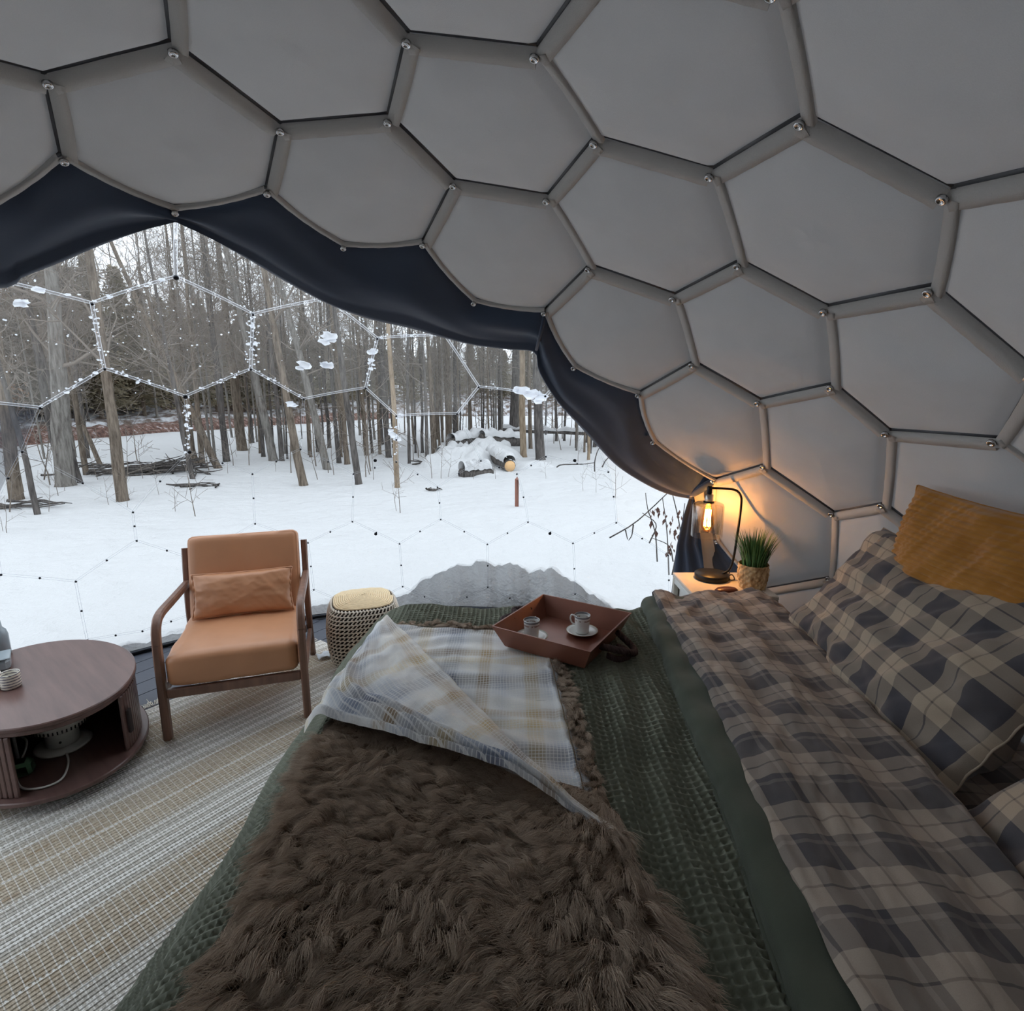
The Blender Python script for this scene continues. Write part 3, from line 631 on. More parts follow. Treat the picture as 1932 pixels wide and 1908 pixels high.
#   base px, a higher px on the stem, width px, bark, height, branch start, label
TR = [((32, 942), (8, 780), 17, M_barkA, 8, .34, 'brown trunk nearest the edge of the window beside a thin leaning stem'),
      ((70, 963), (36, 830), 8, M_barkC, 6, .30, 'thin dark leaning stem rooted lowest in the snow before the broad trunk'),
      ((125, 917), (112, 760), 25, M_barkB, 9, .36, 'broadest grey trunk with a flared foot'),
      ((118, 905), (90, 762), 12, M_barkC, 8, .36, 'blackened stem leaning against the broadest grey trunk'),
      ((232, 943), (197, 710), 17, M_barkA, 9, .34, 'straight brown trunk beside the large heap of cut branches'),
      ((163, 894), (138, 745), 8, M_barkA, 7, .30, 'slim stem just behind the broadest grey trunk'),
      ((151, 911), (136, 860), 8, M_barkC, 5, .4, 'short dark stem leaning at the foot of the broadest trunk'),
      ((190, 878), (171, 836), 7, M_barkA, 4, .45, 'short crooked stem leaning over the flat snow'),
      ((364, 906), (327, 720), 8, M_barkC, 7, .32, 'thin dark stem standing over small fallen sticks'),
      ((370, 876), (345, 790), 11, M_barkA, 6, .4, 'stubby brown stem behind the thin dark stem'),
      ((382, 876), (371, 745), 9, M_barkA, 8, .36, 'upright slim stem beside a strongly leaning trunk'),
      ((412, 886), (357, 768), 12, M_barkA, 8, .36, 'strongly leaning trunk with a ragged foot'),
      ((428, 872), (413, 725), 11, M_barkC, 9, .34, 'speckled dark trunk behind the strongly leaning trunk'),
      ((458, 850), (441, 715), 17, M_barkA, 10, .34, 'stout trunk with a broken pale scar'),
      ((516, 872), (480, 710), 15, M_barkB, 10, .34, 'grey trunk between the stout scarred one and the tall mossy one'),
      ((532, 872), (520, 730), 9, M_barkC, 9, .34, 'dark slim trunk touching the grey trunk beside it'),
      ((573, 914), (497, 510), 14, M_barkA, 10, .40, 'tall mossy brown trunk running up to the curtain edge'),
      ((617, 886), (583, 752), 14, M_barkB, 9, .36, 'grey trunk with a dark fungus at its foot'),
      ((640, 872), (630, 740), 8, M_barkC, 9, .34, 'dark slim trunk in a tight group of upright stems'),
      ((655, 874), (641, 720), 10, M_barkA, 9, .34, 'brown trunk in a tight group of upright stems'),
      ((677, 913), (628, 570), 12, M_barkC, 9, .38, 'dark speckled trunk reaching low into the open snow'),
      ((750, 922), (737, 620), 10, M_barkD, 9, .40, 'orange brown trunk standing alone in the open snow'),
      ((692, 860), (681, 735), 9, M_barkA, 8, .36, 'slim trunk just beyond the dark speckled one'),
      ((733, 863), (716, 620), 11, M_barkC, 9, .36, 'dark trunk leaning behind the orange brown one'),
      ((717, 858), (712, 700), 6, M_barkA, 8, .34, 'very slim stem close to the dark leaning trunk'),
      ((772, 873), (772, 690), 6, M_barkC, 8, .34, 'thin crooked stem past the orange brown trunk'),
      ((806, 878), (799, 690), 7, M_barkC, 8, .34, 'slender dark stem in front of the snowy log pile'),
      ((821, 861), (808, 640), 10, M_barkA, 9, .36, 'brown trunk rising at the end of the snowy log pile'),
      ((847, 846), (841, 640), 12, M_barkA, 10, .36, 'straight brown trunk behind the end of the log pile'),
      ((860, 838), (857, 645), 7, M_barkC, 10, .36, 'dark slim trunk close to a straight brown one behind logs'),
      ((886, 830), (884, 640), 6, M_barkB, 10, .36, 'slender grey trunk behind the middle of the log pile'),
      ((945, 838), (944, 680), 11, M_barkC, 10, .36, 'dark trunk left of the charred pair behind the logs'),
      ((968, 842), (971, 690), 17, M_barkC, 10, .36, 'charred looking trunk with a snow edged branch'),
      ((988, 864), (985, 655), 13, M_barkD, 10, .38, 'tan trunk beside the sawn orange log end'),
      ((1001, 848), (998, 675), 8, M_barkA, 10, .36, 'slim trunk squeezed between tan and thick dark trunks'),
      ((1020, 868), (1014, 700), 19, M_barkC, 9, .38, 'thick dark trunk under the large snow clump'),
      ((1110, 868), (1112, 800), 6, M_barkD, 5, .34, 'short tan stem by the curtain with side twigs')]
for k, (b, t, w, m, H, st, lab) in enumerate(TR):
    p0 = U(b[0], b[1], ZG); p0[2] = float(ground_z(np.array([p0[0]]), np.array([p0[1]]))[0]); d = D(*t); p1 = CAMP + d * (p0[1] / d[1]); ln = p1 - p0; ln /= np.linalg.norm(ln)
    r = w / 2 * np.linalg.norm(p0 - CAMP) / F
    tm, bm = tree_meshes(100 + k, H * .82, r, st * 1.1, 12, ln, 10, (5, 4), .22); plant('tree', p0, tm, bm, m, lab, 'trees close to the dome')
# forked top of the broad trunks and far woods: shared shapes
VAR = [tree_meshes(900 + k, 11, (.045, .06, .075, .04, .065, .05)[k], (.22, .3, .35, .2, .3, .25)[k], 20, (rs.uniform(-.05, .05), rs.uniform(-.03, .03), 1), 6, (6, 4), .2) for k in range(6)]
for k, (tm, bm) in enumerate(VAR): tm.materials.append([M_barkA, M_barkB, M_barkC][k % 3]); bm.materials.append(M_twig)
r2 = random.Random(21); cnt = 0
FARL = {0: 'slender bare tree in the far woods beyond the flat snow', 1: 'slender bare tree on the snowy hillside behind the riverbank', 2: 'slender bare tree in the dense woods behind the log pile'}
while cnt < 240:
    x = r2.uniform(-420, 1180); zone = 1 if r2.random() < .42 and x < 720 else (2 if x > 650 else 0)
    if zone == 1:
        s = r2.uniform(1, 22); rr = (x - CX) / F / math.cos(TH) * .99; ye = float(np.interp(rr, ER, ED)) + s; X, Y = rr * ye, ye
    else:
        y = r2.uniform(797, 858) if zone == 2 else r2.uniform(815, 872)
        if zone == 0 and 175 < x < 345: continue
        p = U(x, y, ZG); X, Y = p[0], p[1]
    z = float(ground_z(np.array([X]), np.array([Y]))[0]); k = r2.randrange(6); tm, bm = VAR[k]
    sc = r2.uniform(.45, 1.0) if zone != 1 else r2.uniform(.7, 1.15)
    if zone == 2 and Y > 19: sc *= 1.15
    plant('bare_tree', (X, Y, z), tm, bm, None, FARL[zone], 'slender trees in the far woods', sc, r2.uniform(0, 6.28)); cnt += 1
# ---- evergreens
M_conA = simple('olive_needles', (118, 110, 90), .95, var=.25, scale=2); M_conB = simple('grey_green_needles', (126, 120, 104), .95, var=.25, scale=2); M_conC = simple('rusty_leaves', (150, 118, 92), .95, var=.3, scale=2)
def conifer_mesh(seed, H=10, W_=2.2):
    rng = np.random.default_rng(seed); V = []; Fc = []; o = 0
    for L in range(40):
        t = .12 + .86 * L / 39; h = H * t; rad = W_ * (1 - t) ** .8 + .15
        for b in range(10):
            az = rng.uniform(0, 2 * PI); ln = rad * rng.uniform(.55, 1.1); d = np.array([math.cos(az), math.sin(az), 0])
            for q in range(9):
                s = ln * (q + .6) / 9; c = d * s + np.array([0, 0, h - .25 * s + .10 * rng.normal()]); sd = np.array([-d[1], d[0], 0]) * rng.choice([-1, 1])
                a = c + rng.normal(0, .05, 3); e = c + sd * rng.uniform(.15, .42) + d * .16 + np.array([0, 0, -rng.uniform(.02, .22)]); m_ = (a + e) / 2 + d * .07 + np.array([0, 0, .05])
                V += [a, m_, e, (a + e) / 2 - d * .05 - np.array([0, 0, .05])]; Fc.append((o, o + 1, o + 2, o + 3)); o += 4
    tv, tf = tube([(0, 0, -.2), (0, 0, H * .5), (0, 0, H * .97)], [.14, .09, .02], 7, False)
    return mesh('needles', np.array(V), np.array(Fc), False), mesh('trunk', tv, np.array(tf))
CM = {}
for k, m in enumerate((M_conA, M_conB, M_conC)):
    a, b = conifer_mesh(50 + k, 10, (2.3, 1.9, 2.6)[k]); a.materials.append(m); b.materials.append(M_barkA); CM[k] = (a, b)
CONL = {0: 'olive evergreen tree on the hillside', 1: 'grey green evergreen tree on the hillside', 2: 'rusty brown leafed tree on the hillside near the window edge'}
CL = [(-60, 470, 2, 9), (10, 505, 2, 7), (45, 470, 2, 14), (95, 480, 0, 8), (140, 455, 0, 15), (180, 500, 1, 6), (215, 478, 0, 11), (262, 500, 0, 7), (300, 540, 1, 10), (335, 560, 0, 5), (365, 545, 0, 12), (405, 560, 1, 7), (445, 585, 0, 10), (480, 575, 0, 5),
      (515, 600, 0, 9), (550, 615, 1, 6), (590, 600, 0, 12), (630, 625, 1, 8), (670, 640, 0, 10), (715, 640, 1, 14), (760, 630, 1, 11), (800, 650, 1, 16), (845, 625, 0, 13), (890, 640, 1, 10), (930, 620, 1, 17), (975, 640, 1, 12), (1020, 630, 0, 15), (1065, 650, 1, 12), (1110, 660, 1, 14), (-120, 480, 0, 10), (75, 560, 1, 4), (240, 590, 1, 4), (420, 630, 1, 3), (700, 690, 1, 6), (150, 600, 2, 5), (-20, 520, 2, 2), (30, 590, 0, 3), (115, 540, 0, 2), (170, 560, 0, 3), (205, 545, 0, 2), (285, 575, 0, 2), (320, 600, 0, 3), (385, 600, 0, 2), (430, 590, 0, 6), (465, 610, 0, 3), (500, 620, 1, 2), (535, 630, 0, 4), (575, 640, 0, 2), (610, 640, 1, 3), (650, 655, 0, 4), (690, 650, 0, 5), (735, 660, 0, 6), (780, 660, 0, 5), (825, 655, 0, 7), (865, 660, 0, 6), (910, 655, 0, 7), (950, 660, 0, 6), (995, 655, 0, 7), (1040, 665, 1, 6), (-170, 500, 0, 6), (-220, 470, 1, 12), (-270, 510, 0, 5), (-330, 480, 0, 10), (-390, 500, 1, 6), (-460, 470, 0, 11), (-540, 500, 0, 6), (-640, 480, 1, 10)]
for x, ytop, k, s in CL:
    rr = (x - CX) / F / math.cos(TH) * .985; Y = float(np.interp(rr, ER, ED)) + s; X = rr * Y; z = float(ground_z(np.array([X]), np.array([Y]))[0]); d = D(x, ytop); zt = CAMZ + d[2] * Y / d[1]
    e = empty('evergreen_tree' if k < 2 else 'rusty_tree', (X, Y, z), r2.uniform(0, 6)); sc = max((zt - z) / 10, .2); e.scale = (max(sc * 1.05, .75),) * 2 + (sc,); tag(e, CONL[k], 'tree', 'leafy trees on the hillside')
    tag(obj('needles', CM[k][0], None, e), kind='stuff'); obj('trunk', CM[k][1], None, e)
# ---- log pile under snow
def log(p, q, r, mat=M_barkC, name='log', label=None, snow=True, group='snow covered logs in the pile'):
    p, q = np.asarray(p, float), np.asarray(q, float); rng = np.random.default_rng(int(abs(p[0]) * 1000)); P = [p * (1 - t) + q * t + rng.normal(0, .01, 3) for t in np.linspace(0, 1, 6)]
    e = empty(name, p); tag(e, label, 'log', group)
    bb = B(); bb.tube(P, r, 12, False); topar(bb.done('bark', mat, e), e)
    ax = (q - p) / np.linalg.norm(q - p)
    for c, s in ((p, -1), (q, 1)):
        bb = B(); bb.tube([c, c + ax * s * .004], [r * .97, r * .96], 14); topar(bb.done('sawn_end', M_sawn if 'orange' in label and s < 0 else M_barkC, e), e)
    if snow:
        V = []; sdv = np.cross(ax, (0, 0, 1)); sdv /= np.linalg.norm(sdv)
        for i, t in enumerate(np.linspace(.02, .98, 14)):
            c = p * (1 - t) + q * t
            for a in np.linspace(-1.25, 1.25, 9):
                th_ = (.13 + .05 * math.sin(i * 2.3) + .04 * math.sin(i * 1.1 + p[0] * 9)) * math.cos(a * 1.15) ** .6; V.append(c + sdv * math.sin(a) * (r + th_ * .6) + np.array([0, 0, math.cos(a) * r + th_ + .004]))
        topar(obj('snow_cap', mesh('snow_cap', V, gridF(14, 9)), M_snow, e), e)
    return e
M_sawn = simple('sawn_wood', (216, 176, 128), .8, var=.15, scale=25)
def G(px, py, dz=0.0): p = U(px, py, ZG); p[2] = float(ground_z(np.array([p[0]]), np.array([p[1]]))[0]) + dz; return p
log(G(962, 889, .13), G(926, 874, .22), .14, M_barkC, label='sawn log with an orange cut end on the snowy pile', group=None)
log(G(870, 868, .10), G(960, 862, .12), .17, label='snow covered log low in the pile behind the cut end')
log(G(850, 866, .42), G(915, 858, .50), .17, label='snow covered log at the top of the pile')
log(G(908, 862, .5), G(985, 856, .35), .17, label='snow covered log sloping down beside the tan trunk')
log(G(830, 872, .1), G(880, 862, .3), .13, label='snow covered log at the twiggy end of the pile')
log(G(870, 902, .05), G(925, 897, .06), .13, label='lone log lying in front of the pile under a snow cap', group=None)
log(G(945, 842, .55), G(1125, 846, .45), .055, label='long fallen stem lying across behind the thick dark trunk', group=None)
def heap(c, rx, ry, hz, seed, rot=0.3):
    rng = np.random.default_rng(seed); V = []; nr, na = 12, 40
    for i in range(nr):
        q = i / (nr - 1)
        for j in range(na):
            a = 2 * PI * j / na; x = math.cos(a) * rx * q; y = math.sin(a) * ry * q; z = hz * (1 - q ** 2) ** 1.1 * (1 + .35 * float(fbm(np.array([x * 2.3 + 9]), np.array([y * 2.3 + 9]), seed)[0])) - .05
            V.append((c[0] + x * math.cos(rot) - y * math.sin(rot), c[1] + x * math.sin(rot) + y * math.cos(rot), c[2] + z))
    Fc = [(i * na + j, (i + 1) * na + j, (i + 1) * na + (j + 1) % na, i * na + (j + 1) % na) for i in range(nr - 1) for j in range(na)]
    return mesh('snow_heap', V, Fc)
o = obj('snow_heap', heap(G(868, 878), 1.15, .85, .60, 3), M_snow); tag(o, 'rounded snow heap covering the front of the log pile', 'snow heap')
o = obj('snow_heap', heap(G(918, 866), 1.15, .6, .66, 13), M_snow); tag(o, 'tall snow heap spread over the middle of the log pile', 'snow heap')
o = obj('snow_heap', heap(G(1000, 880), .7, .45, .22, 17), M_snow); tag(o, 'low snow heap beside the sawn orange log end', 'snow heap')
o = obj('snow_heap', heap(G(895, 896), .62, .5, .30, 7), M_snow); tag(o, 'smaller snow heap above the lone log', 'snow heap')
# ---- heaps of cut branches and small sticks
def sticks(px, py, spread, n, L, seed, label, flat=.35):
    rng = np.random.default_rng(seed); c = G(px, py); e = empty('branch_pile', c); tag(e, label, 'branch pile')
    for k in range(n):
        a = rng.uniform(0, 2 * PI) if rng.random() < .35 else rng.normal(.1, .45); ln = L * rng.uniform(.5, 1.2); d = np.array([math.cos(a), math.sin(a) * .8, rng.uniform(-.05, flat)]); s = np.array([rng.normal(0, spread), rng.normal(0, spread * .5), rng.uniform(.02, spread * .35)])
        P = [s + d * ln * (t - .5) + rng.normal(0, .02, 3) for t in np.linspace(0, 1, 4)]; 
        for q in P: q[2] = max(q[2], .0)
        v, f = tubes_np([(np.array(P), [.022 * rng.uniform(.6, 1.6), .018, .013, .006])], 4); obj('stick', mesh('stick', v, f), M_barkC, e)
    return e
sticks(290, 893, .55, 60, 1.6, 1, 'large heap of cut branches lying on the snow')
sticks(372, 921, .18, 9, .7, 2, 'few fallen sticks lying under the thin dark stem', .1)
sticks(50, 952, .25, 9, 1.0, 3, 'fallen sticks beside the thin leaning stem', .08)
sticks(180, 878, .25, 8, .8, 4, 'fallen sticks on the flat snow by the short crooked stem', .08)
sticks(826, 876, .28, 22, .8, 5, 'tangle of dark sticks at the end of the log pile', .5)
sticks(817, 926, .07, 5, .25, 6, 'little snag of twigs poking out of the open snow', .2)
# ---- stake, saplings, weeds
M_stake = simple('red_brown_stake', (142, 98, 84), .8, var=.15)
p = G(975, 960); bb = B(); d = D(975, 899); hgt = CAMZ + d[2] * p[1] / d[1] - p[2]
bb.box(-.03, .03, -.02, .02, -.05, hgt - .05, .004); bb.add(np.array([(-.03, -.02, hgt - .05), (.03, -.02, hgt - .05), (.03, .02, hgt - .05), (-.03, .02, hgt - .05), (0.008, 0, hgt)]), [(0, 1, 4), (1, 2, 4), (2, 3, 4), (3, 0, 4)])
o = bb.done('stake', M_stake, loc=p); tag(o, 'red brown wooden stake standing in the open snow', 'stake')
rng = np.random.default_rng(31)
SAP = [mesh('sapling', *tubes_np((lambda o: (grow(np.random.default_rng(70 + k), np.array([0, 0, -.05]), np.array([rng.normal(0, .1), 0, 1.0]), 1.0, .010, 0, o, 5, .05, .10, (5, 2)), o)[1])([]), 3)) for k in range(5)]
for m_ in SAP: m_.materials.append(M_twig)
SPOT = [(x, y, h) for x, y, h in [(368, 968, .9), (240, 955, .5), (755, 965, .8), (748, 962, .5), (430, 895, .6), (470, 880, 1.4), (520, 892, .6), (549, 895, 1.6), (600, 905, 1.0), (597, 880, 2.2), (620, 893, 1.4), (630, 897, 1.2), (690, 900, 1.6), (698, 895, 1.2), (705, 905, .8), (700, 888, 2.2), (815, 905, .9), (832, 905, .8), (845, 902, .6), (300, 935, .5), (205, 950, .5), (110, 935, .7), (95, 915, 1.6), (80, 905, 1.8), (55, 900, 2.2), (20, 905, 2.2), (45, 930, 1.0), (145, 890, 2.0), (185, 905, .8), (260, 872, 1.6), (330, 962, .5), (5, 1000, .4), (12, 1005, .5), (90, 958, .5), (395, 890, 1.4), (440, 880, 1.2), (935, 905, .5), (893, 906, .4), (1060, 850, 1.8), (1075, 840, 2.0), (1045, 835, 2.0), (1090, 870, .8), (1030, 905, .4), (1100, 930, .4), (1125, 935, .4), (1160, 945, .6), (780, 868, 1.6), (790, 862, 2.0), (870, 835, 2.5), (900, 832, 2.5), (915, 830, 2.5), (930, 832, 2.2), (240, 930, 1.2), (15, 960, 1.2), (270, 905, .9)]]
for k, (x, y, h) in enumerate(SPOT):
    o = obj('sapling', SAP[k % 5], None, None, G(x, y), (0, 0, rng.uniform(0, 6))); s = h; o.scale = (s, s, s)
    tag(o, 'thin leafless twiggy sapling poking up through the snow', 'sapling', 'saplings and weeds in the snow')
# ---- shrub with dead leaves right outside the curtain
M_dead = simple('dead_leaf_brown', (96, 72, 64), .9, var=.3)
sh = empty('shrub', G(1268, 1085)); tag(sh, 'leafless shrub with curled brown leaves outside beside the curtain', 'shrub')
def at_d(px, py, Y): d = D(px, py); return CAMP + d * (Y / d[1])
lines = [[(1150, 1015, 4.3), (1200, 985, 4.25), (1262, 928, 4.2), (1300, 890, 4.2)], [(1290, 1040, 4.4), (1280, 980, 4.4), (1268, 930, 4.35), (1260, 905, 4.3)], [(1262, 1085, 4.5), (1258, 1000, 4.5), (1250, 940, 4.45)], [(1240, 1060, 4.4), (1236, 1005, 4.4), (1222, 960, 4.4), (1218, 930, 4.4)],
         [(1268, 1085, 4.4), (1285, 1000, 4.4), (1292, 950, 4.4)], [(1225, 1025, 4.3), (1238, 990, 4.3), (1212, 968, 4.3)], [(1180, 1000, 4.25), (1184, 1018, 4.25)], [(1195, 990, 4.25), (1192, 1010, 4.25), (1186, 1020, 4.25)], [(1270, 1060, 4.4), (1262, 1030, 4.4), (1230, 1015, 4.4)]]
for ln in lines:
    P = catmull([at_d(*q) for q in ln], 10); v, f = tubes_np([(P, np.linspace(.006, .003, 10))], 4); topar(obj('twig', mesh('twig', v, f), M_barkC, sh), sh)
for k in range(46):
    cx_, cy_ = rng.choice([(1234, 1000), (1240, 960), (1266, 985), (1270, 1010), (1264, 1035), (1278, 975), (1232, 955)]); p = at_d(cx_ + rng.normal(0, 7), cy_ + rng.normal(0, 9), 4.35); l = rng.uniform(.03, .06); a = rng.uniform(-.8, .8); c = rng.uniform(0, 6)
    q = np.array([math.sin(a) * .5, 0, -1]) * l; w_ = np.array([math.cos(c), math.sin(c), 0]) * l * .28
    V = [p, p + q * .4 + w_, p + q * .4 - w_, p + q * .4 + np.cross(w_, (0, 0, .5)), p + q]
    topar(obj('leaf', mesh('leaf', V, [(0, 1, 3), (0, 3, 2), (1, 4, 3), (3, 4, 2)]), M_dead, sh), sh)
# brush twig by the curtain edge and the footprints in the snow are shallow pits
tw = empty('twig_snag', G(1108, 900)); tag(tw, 'low crooked twig lying over the snow by the tan stem', 'twig')
for ln in ([(1050, 882, 9), (1060, 877, 9), (1100, 876, 9), (1122, 873, 9)], [(1122, 890, 9), (1122, 872, 9), (1128, 850, 9), (1140, 835, 9)], [(1136, 882, 9), (1142, 870, 9), (1152, 860, 9)]):
    P = catmull([at_d(*q) for q in ln], 10); v, f = tubes_np([(P, np.linspace(.012, .006, 10))], 4); topar(obj('twig', mesh('twig', v, f), M_barkC, tw), tw)
# ================================================================ RUG
M_rug, n, p = newmat('jute_rug', .95, 0, .1)
co = n.coord('UV'); x, y, z = n.sep(co)                       # x along the stripes (m), y across (m)
wob = n.math('MULTIPLY', n.math('SUBTRACT', n.noise(2.2, 2, co), .5), .012); yy = n.math('ADD', y, wob)
row = n.math('FRACT', n.math('MULTIPLY', yy, 62.0))              # yarn rows
band = n.math('FRACT', n.math('MULTIPLY', yy, 2.05))             # colour bands
nz = n.noise(1.0, 3, n.mapping(co, (160, 70, 1)), .7); nzb = n.noise(1.0, 2, n.mapping(co, (6, 60, 1)))
jute = n.ramp(nz, [(.30, lin((148, 134, 116))), (.5, lin((194, 180, 160))), (.72, lin((226, 216, 200)))])
jute = n.mix(n.ramp(nzb, [(.55, (0, 0, 0)), (.72, (1, 1, 1))]), jute, lin((166, 144, 118)))
greyj = n.ramp(nz, [(.3, lin((156, 150, 140))), (.7, lin((226, 221, 212)))])
body = n.mix(n.ramp(band, [(0, (1, 1, 1)), (.28, (1, 1, 1)), (.42, (0, 0, 0)), (.8, (0, 0, 0)), (.95, (1, 1, 1))]), jute, greyj)
wcol = n.mix(nz, lin((236, 232, 224)), lin((252, 250, 246)))
# white chain lines across (warp) every 3 cm in the jute bands, dense white dashes in the chain bands
cx_ = n.math('ABSOLUTE', n.math('SUBTRACT', n.math('FRACT', n.math('MULTIPLY', n.math('ADD', x, n.math('MULTIPLY', wob, .4)), 42.0)), .5))
line = n.math('LESS_THAN', cx_, .06)
chain_band = n.ramp(band, [(0, (1, 1, 1)), (.05, (1, 1, 1)), (.052, (0, 0, 0)), (.10, (0, 0, 0)), (.102, (1, 1, 1)), (.15, (1, 1, 1)), (.152, (0, 0, 0)), (.2, (0, 0, 0)), (.202, (1, 1, 1)), (.26, (1, 1, 1)), (.262, (0, 0, 0)), (.34, (0, 0, 0)), (.342, (1, 1, 1)), (.37, (1, 1, 1)), (.372, (0, 0, 0)), (.62, (0, 0, 0)), (.622, (1, 1, 1)), (.65, (1, 1, 1)), (.652, (0, 0, 0)), (.88, (0, 0, 0)), (.882, (1, 1, 1)), (.915, (1, 1, 1)), (.917, (0, 0, 0))], 'CONSTANT')
chk = n.math('GREATER_THAN', n.math('ADD', n.math('SINE', n.math('MULTIPLY', x, 430.0)), n.math('MULTIPLY', n.math('SINE', n.math('MULTIPLY', yy, 380.0)), .9)), -.25)
wf = n.math('MAXIMUM', n.math('MULTIPLY', line, .75), n.math('MULTIPLY', chain_band, chk))
colr = n.mix(wf, body, wcol)
gap = n.math('ABSOLUTE', n.math('SUBTRACT', row, .5)); colr = n.mix(n.math('MULTIPLY', n.math('GREATER_THAN', gap, .40), .38), colr, lin((110, 96, 82)))
n.con(colr, p.inputs['Base Color'])
n.con(n.bump(n.math('ADD', n.math('MULTIPLY', n.math('SINE', n.math('MULTIPLY', yy, 62 * 2 * PI)), .5), n.math('ADD', n.math('MULTIPLY', wf, .8), nz)), .9, .006), p.inputs['Normal'])
rd = np.array([.6, .8]); rn = np.array([.8, -.6]); rp = np.array([-1.30, 3.40])
rug = empty('rug', (*(rp - rd * 1.2 + rn * .8), 0)); tag(rug, 'woven jute rug with cream stripes and fringe on the dark deck', 'rug')
V = []; UV = []; la, lb = 2.55, 1.75; na_, nb_ = 60, 40
for i in range(na_ + 1):
    for j in range(nb_ + 1):
        a = -.02 + la * i / na_; b = lb * j / nb_; q = rp - rd * a + rn * b; e = min(a + .02, la - a - .02, b, lb - b)
        V.append((q[0], q[1], .010 * min(1, max(e, 0) / .02) + .001 * math.sin(b * 38))); UV.append((a, b))
weave = topar(obj('weave', mesh('weave', V, gridF(na_ + 1, nb_ + 1), True, UV), M_rug, rug), rug)
M_fringe = simple('cream_fringe', (226, 220, 208), .95, var=.1)
fr_ = []; rng = np.random.default_rng(5)
for a in np.arange(0, la - .04, .006):
    q = rp - rd * a; P = [(q[0], q[1], .008)]; d = -rn + rng.normal(0, .35, 2)
    for s in range(1, 4): P.append((q[0] + d[0] * .014 * s + rng.normal(0, .003), q[1] + d[1] * .014 * s + rng.normal(0, .003), max(.003, .010 + .006 * rng.normal())))
    fr_.append((np.array(P), [.0024, .0024, .002, .0012]))
v, f = tubes_np(fr_, 4); fo = obj('fringe', mesh('fringe', v, f), M_fringe, weave); tag(fo, kind='stuff')

# ================================================================ BED
BT = .62
M_matt = simple('mattress_ticking', (70, 72, 70), .9, var=.05); M_bedb = simple('bed_base_cloth', (52, 54, 54), .9, var=.05)
bed = empty('bed', (.5, 1.4, 0)); tag(bed, 'low wide bed with mattress under dark green covers', 'bed')
bb = B(); bb.box(-.46, 1.46, .46, 2.42, .08, .30, .02); topar(bb.done('base', M_bedb, bed, False), bed)
bb = B(); bb.box(-.50, 1.50, .42, 2.44, .302, .585, .05); topar(bb.done('mattress', M_matt, bed), bed)
for lx in (-.40, 1.38):
    for ly in (.54, 2.26): bb = B(); bb.box(lx - .03, lx + .03, ly - .03, ly + .03, 0, .079, .004); topar(bb.done('leg', M_bedb, bed, False), bed)
# --- waffle blanket: real cells
M_waf, n, p = newmat('dark_green_waffle', .95, 0, .08, .2)
n.con(n.mix(n.noise(6, 3), lin((106, 111, 97)), lin((138, 141, 125))), p.inputs['Base Color']); n.con(n.bump(n.noise(700, 2), .25, .003), p.inputs['Normal'])
def arc(pts):                               # arc-length lookup of a drape profile (coordinate, height)
    c = catmull(pts, 300); s = np.r_[0, np.cumsum(np.linalg.norm(np.diff(c, axis=0), axis=1))]; return s, c
sx_, cx2 = arc([(.80, 0), (.2, 0), (-.38, 0), (-.52, -.012), (-.60, -.05), (-.67, -.13), (-.76, -.24), (-.835, -.36), (-.87, -.50)])
sy_, cy2 = arc([(.36, -.30), (.38, -.16), (.42, -.04), (.52, 0), (1.4, 0), (2.30, .012), (2.43, 0), (2.50, -.04), (2.525, -.13), (2.53, -.30), (2.54, -.5)])
pit = .021; nu, nv = int(sx_[-1] / pit * 6), int(sy_[-1] / pit * 6)
su, sv = np.meshgrid(np.linspace(0, sx_[-1], nu), np.linspace(0, sy_[-1], nv), indexing='ij')
X = np.interp(su, sx_, cx2[:, 0]); ZX = np.interp(su, sx_, cx2[:, 1]); Y = np.interp(sv, sy_, cy2[:, 0]); ZY = np.interp(sv, sy_, cy2[:, 1])
wu = su + .006 * fbm(su * 5 + 7, sv * 5 + 7, 3) ; wv = sv + .010 * fbm(su * 4 + 3, sv * 3 + 9, 8)
rdg = lambda s: np.abs(np.cos(PI * s / pit)) ** 6
h = .013 * np.maximum(rdg(wv), .8 * rdg(wu))
big = .012 * fbm(su * 3.2 + 5, sv * 1.3 + 5, 31) + .007 * np.sin((su + .05 * np.sin(sv * 5)) * 55) * sstep((.72 - X) / .1) * sstep((X - .1) / .2) * sstep((Y - .4) / .3)
Zt = ZX + ZY; side = sstep(-ZX / .1); Z = np.maximum(BT + Zt, .02) + (h + big) * (1 - .3 * side)
X = X - (h * 1.2 + big * .8) * side + .02 * side * np.sin(sv * 7) * np.clip(-ZX, 0, .5) * 2; Y = Y + (h + big) * sstep(-ZY / .1) * np.where(Y > 1, 1, -1)
V = np.stack([X, Y, Z], -1).reshape(-1, 3)
o = obj('waffle_blanket', mesh('waffle_blanket', V, gridF(nu, nv)), M_waf); tag(o, 'dark green waffle knit blanket covering the foot of the bed', 'blanket')
